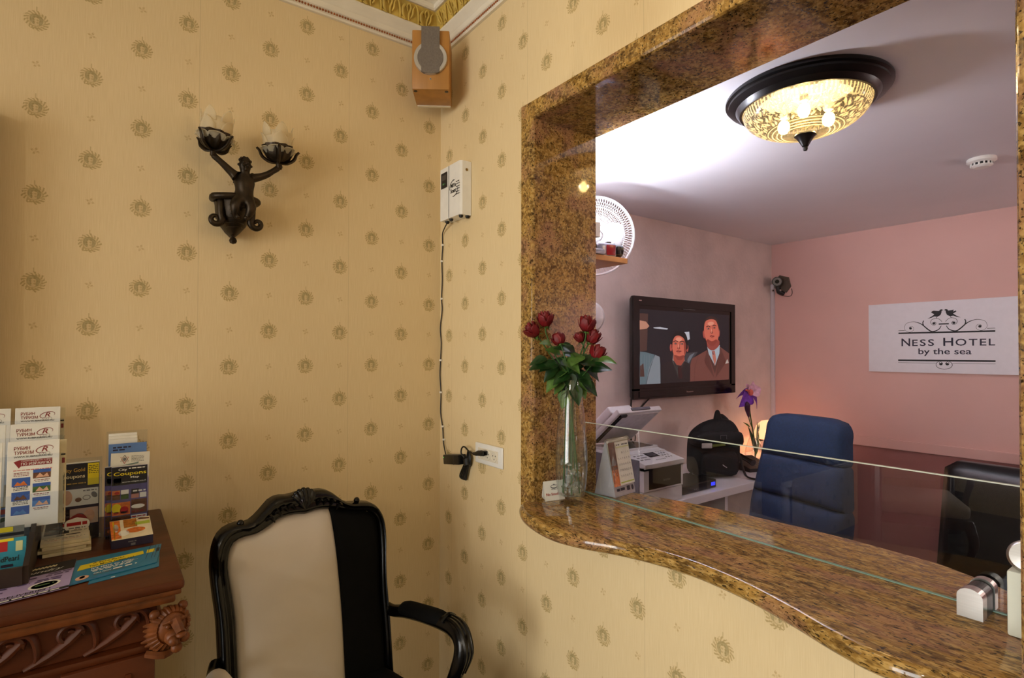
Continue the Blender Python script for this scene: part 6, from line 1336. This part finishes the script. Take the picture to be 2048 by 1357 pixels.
mb = MB(); mb.lathe([(.115, .14), (.112, .19), (.095, .24), (.06, .275), (.0, .288)], seg=36, caps=False); mb.build('shade', emit('lit_peach_shade', (255, 196, 140), 1.3), gl, smooth=True)
light('POINT', 'table_lamp_bulb', (3.10, .17, DZ+.16), 2.0, (1.0, .58, .30), .05)
wo = thing('desk_outlet', 'white double wall outlet above the desk behind the iris', 'socket', (3.25, .366, .82)); mb = MB(); mb.box((3.19, .358, .78), (3.34, .3675, .865), bev=.004); mb.build('plate', CREAM, wo, world=True)
mb = MB(); mb.box((3.27, .335, .80), (3.31, .359, .84), bev=.005); mb.build('plug', BLACKP, wo, world=True)
s = Sheet((3.19, .3575, .78), (1, 0, 0), (0, 0, 1)); s.line([(.015, .012), (.065, .012), (.065, .07), (.015, .07), (.015, .012)], .002, GREYI); s.ell(.03, .045, .004, .005, INK); s.ell(.05, .045, .004, .005, INK); s.build('socket_face', wo, world=True)
tp = thing('desk_telephone', 'black desk telephone between the backpack and the blue chair', 'telephone', (2.50, -.02, DZ), -.3)
mb = MB(); mb.loft([[(-.10, -.10, 0), (.10, -.10, 0), (.10, .10, 0), (-.10, .10, 0)], [(-.10, -.10, .025), (.10, -.10, .025), (.10, .10, .075), (-.10, .10, .075)]]); mb.build('body', BLACKP, tp)
mb = MB(); mb.tube([(-.07, -.10, .065), (-.07, -.05, .078), (-.07, .06, .10), (-.07, .10, .108)], [.024, .018, .018, .025], 10, smooth=4); mb.build('receiver', TVB, tp, smooth=True)
s = Sheet((-.03, -.09, .0285), (1, 0, 0), (0, .18, .045))
for k in range(4):
    for j in range(3): s.rect(.01+.03*j, .08+.14*k, .03+.03*j, .17+.14*k, GREYI)
s.build('keypad', tp)

# office chairs
def office_chair(name, label, loc, rot, m, segs, arms=True, ped=True):
    t = thing(name, label, 'office chair', (*loc, 0), rot)        # faces local -y
    for k, (z0, z1, prof) in enumerate(segs):
        mb = MB(); rings = []; n = 14
        for i in range(n+1):
            u_ = i/n; z = z0+(z1-z0)*u_; e = (1-(2*u_-1)**8)
            hw = prof(z); y = .16*(z-.5)+.0; bul = .030*(1-(2*u_-1)**4)**.5; ring = []
            for j in range(13):
                q = -1+2*j/12; ring.append((hw*q, y-.045*abs(q)**3*.6-(.02+bul)*(1-abs(q)**6)**.5, z))
            for j in range(13):
                q = 1-2*j/12; ring.append((hw*q, y+.055-.02*abs(q)**3-(0 if 0 < i < n else .012), z))
            rings.append(ring)
        mb.loft(rings); mb.build(('lumbar_pad', 'back_pad', 'headrest')[k] if len(segs) > 1 else 'backrest', m, t, smooth=True, angle=1.3)
    mb = MB(); rg = []
    for i in range(11):
        y = .03-.52*i/10; e = (1-(2*i/10-1)**8)**.5; rg.append([(.26*math.cos(a_)*(1-.1*(i/10)), y, .455+.05*(.4+.6*e)*math.sin(a_)) for a_ in [2*PI*k/20 for k in range(20)]])
    mb.loft(rg); mb.build('seat', m, t, smooth=True, angle=1.3)
    mb = MB(); mb.cyl((0, -.22, .08), (0, -.22, .42), .03); mb.build('gas_lift', BLACKP, t, smooth=True)
    for k in range(5):
        a_ = 2*PI*k/5+.3; mb = MB(); mb.tube([(0, -.22, .11), (.15*math.cos(a_), -.22+.15*math.sin(a_), .095), (.29*math.cos(a_), -.22+.29*math.sin(a_), .07)], [.03, .025, .018], 8); mb.sph((.29*math.cos(a_), -.22+.29*math.sin(a_), .031), .03, 2); mb.build('base_arm', BLACKP, t, smooth=True)
    if arms:
        for sx in (-1, 1):
            mb = MB(); mb.tube([(sx*.27, -.12, .42), (sx*.31, -.12, .52), (sx*.31, -.10, .655), (sx*.31, .0, .66), (sx*.29, .06, .62)], .016, 8, smooth=4); mb.box((sx*.31-.03, -.30, .655), (sx*.31+.03, -.02, .68), bev=.01); mb.build('armrest', BLACKP, t, smooth=True)
    return t
BLUE = mat('blue_fabric', (14, 38, 72), .8, var=.18, scale=120, bmp=.0005)
def hwb(z):
    if z > 1.12: return .185*math.sqrt(max(.05, 1-((z-1.12)/.115)**2*.85))+.02 if z > 1.14 else .205
    return .205+.05*min(1, (1.12-z)/.3)
def hwblue(z):
    base = .212+.045*min(1, max(0, (1.14-z)/.34)); top = 1.244
    if z > top-.075: base -= .075-math.sqrt(max(0, .075**2-(z-(top-.075))**2))
    return base
rz = math.atan2(-.234, -.972)                     # direction of the facing normal is (-.972, .234)
office_chair('blue_office_chair', 'high backed blue office chair behind the glass screen', (1.405, -.86), math.atan2(.234, -.972)+PI/2, BLUE, [(.56, .85, hwblue), (.852, 1.04, hwblue), (1.042, 1.244, hwblue)])
BLK = mat('black_leather', (12, 12, 14), .35, var=.2, scale=90, bmp=.0006)
def hwblk(z): return .27-(.05-math.sqrt(max(0, .05**2-(z-.975)**2)) if z > .975 else 0)
office_chair('black_office_chair', 'black leather office chair at the right behind the glass screen', (2.03, -1.51), math.atan2(.18, -.98)+PI/2, BLK, [(.5, 1.025, hwblk)], arms=False)

# added second lamp, unseen over the entrance side, to brighten the glass reflections
lq = thing('lobby_pendant', 'added unseen ceiling lamp with a white globe over the entrance side of the lobby', 'ceiling lamp', (-4.2, -3.3, 3.10))
mb = MB(); mb.lathe([(.0, 0), (.05, -.005), (.055, -.02), (.012, -.03), (.010, -.16), (.03, -.17)], seg=24); mb.build('stem', BRASS, lq, smooth=True)
mb = MB(); mb.sph((0, 0, -.25), .085, 3); mb.build('globe', emit('warm_globe', 0, 0), lq, smooth=True)
light('POINT', 'lobby_bulb', (-4.2, -3.3, 2.74), 55, (1.0, .90, .76), .09)

# added lamp, unseen right of the hatch, to brighten the back and far walls
op = thing('added_office_lamp', 'added unseen drum pendant lamp brightening the office from beyond the right end of the hatch', 'ceiling lamp', (2.9, -3.05, 2.5))
mb = MB(); mb.cyl((0, 0, 0), (0, 0, -.30), .006); mb.lathe([(0, 0), (.05, -.004), (.05, -.02), (0, -.022)], seg=24); mb.build('cord', BLACKP, op, smooth=True)
mb = MB(); mb.lathe([(.14, -.28), (.16, -.48)], seg=40, caps=False); mb.build('shade', emit('added_lamp_shade', (255, 238, 222), 1.2), op, smooth=True)
light('POINT', 'added_office_bulb', (2.9, -3.05, 1.95), 26, (1.0, .96, .94), .12)
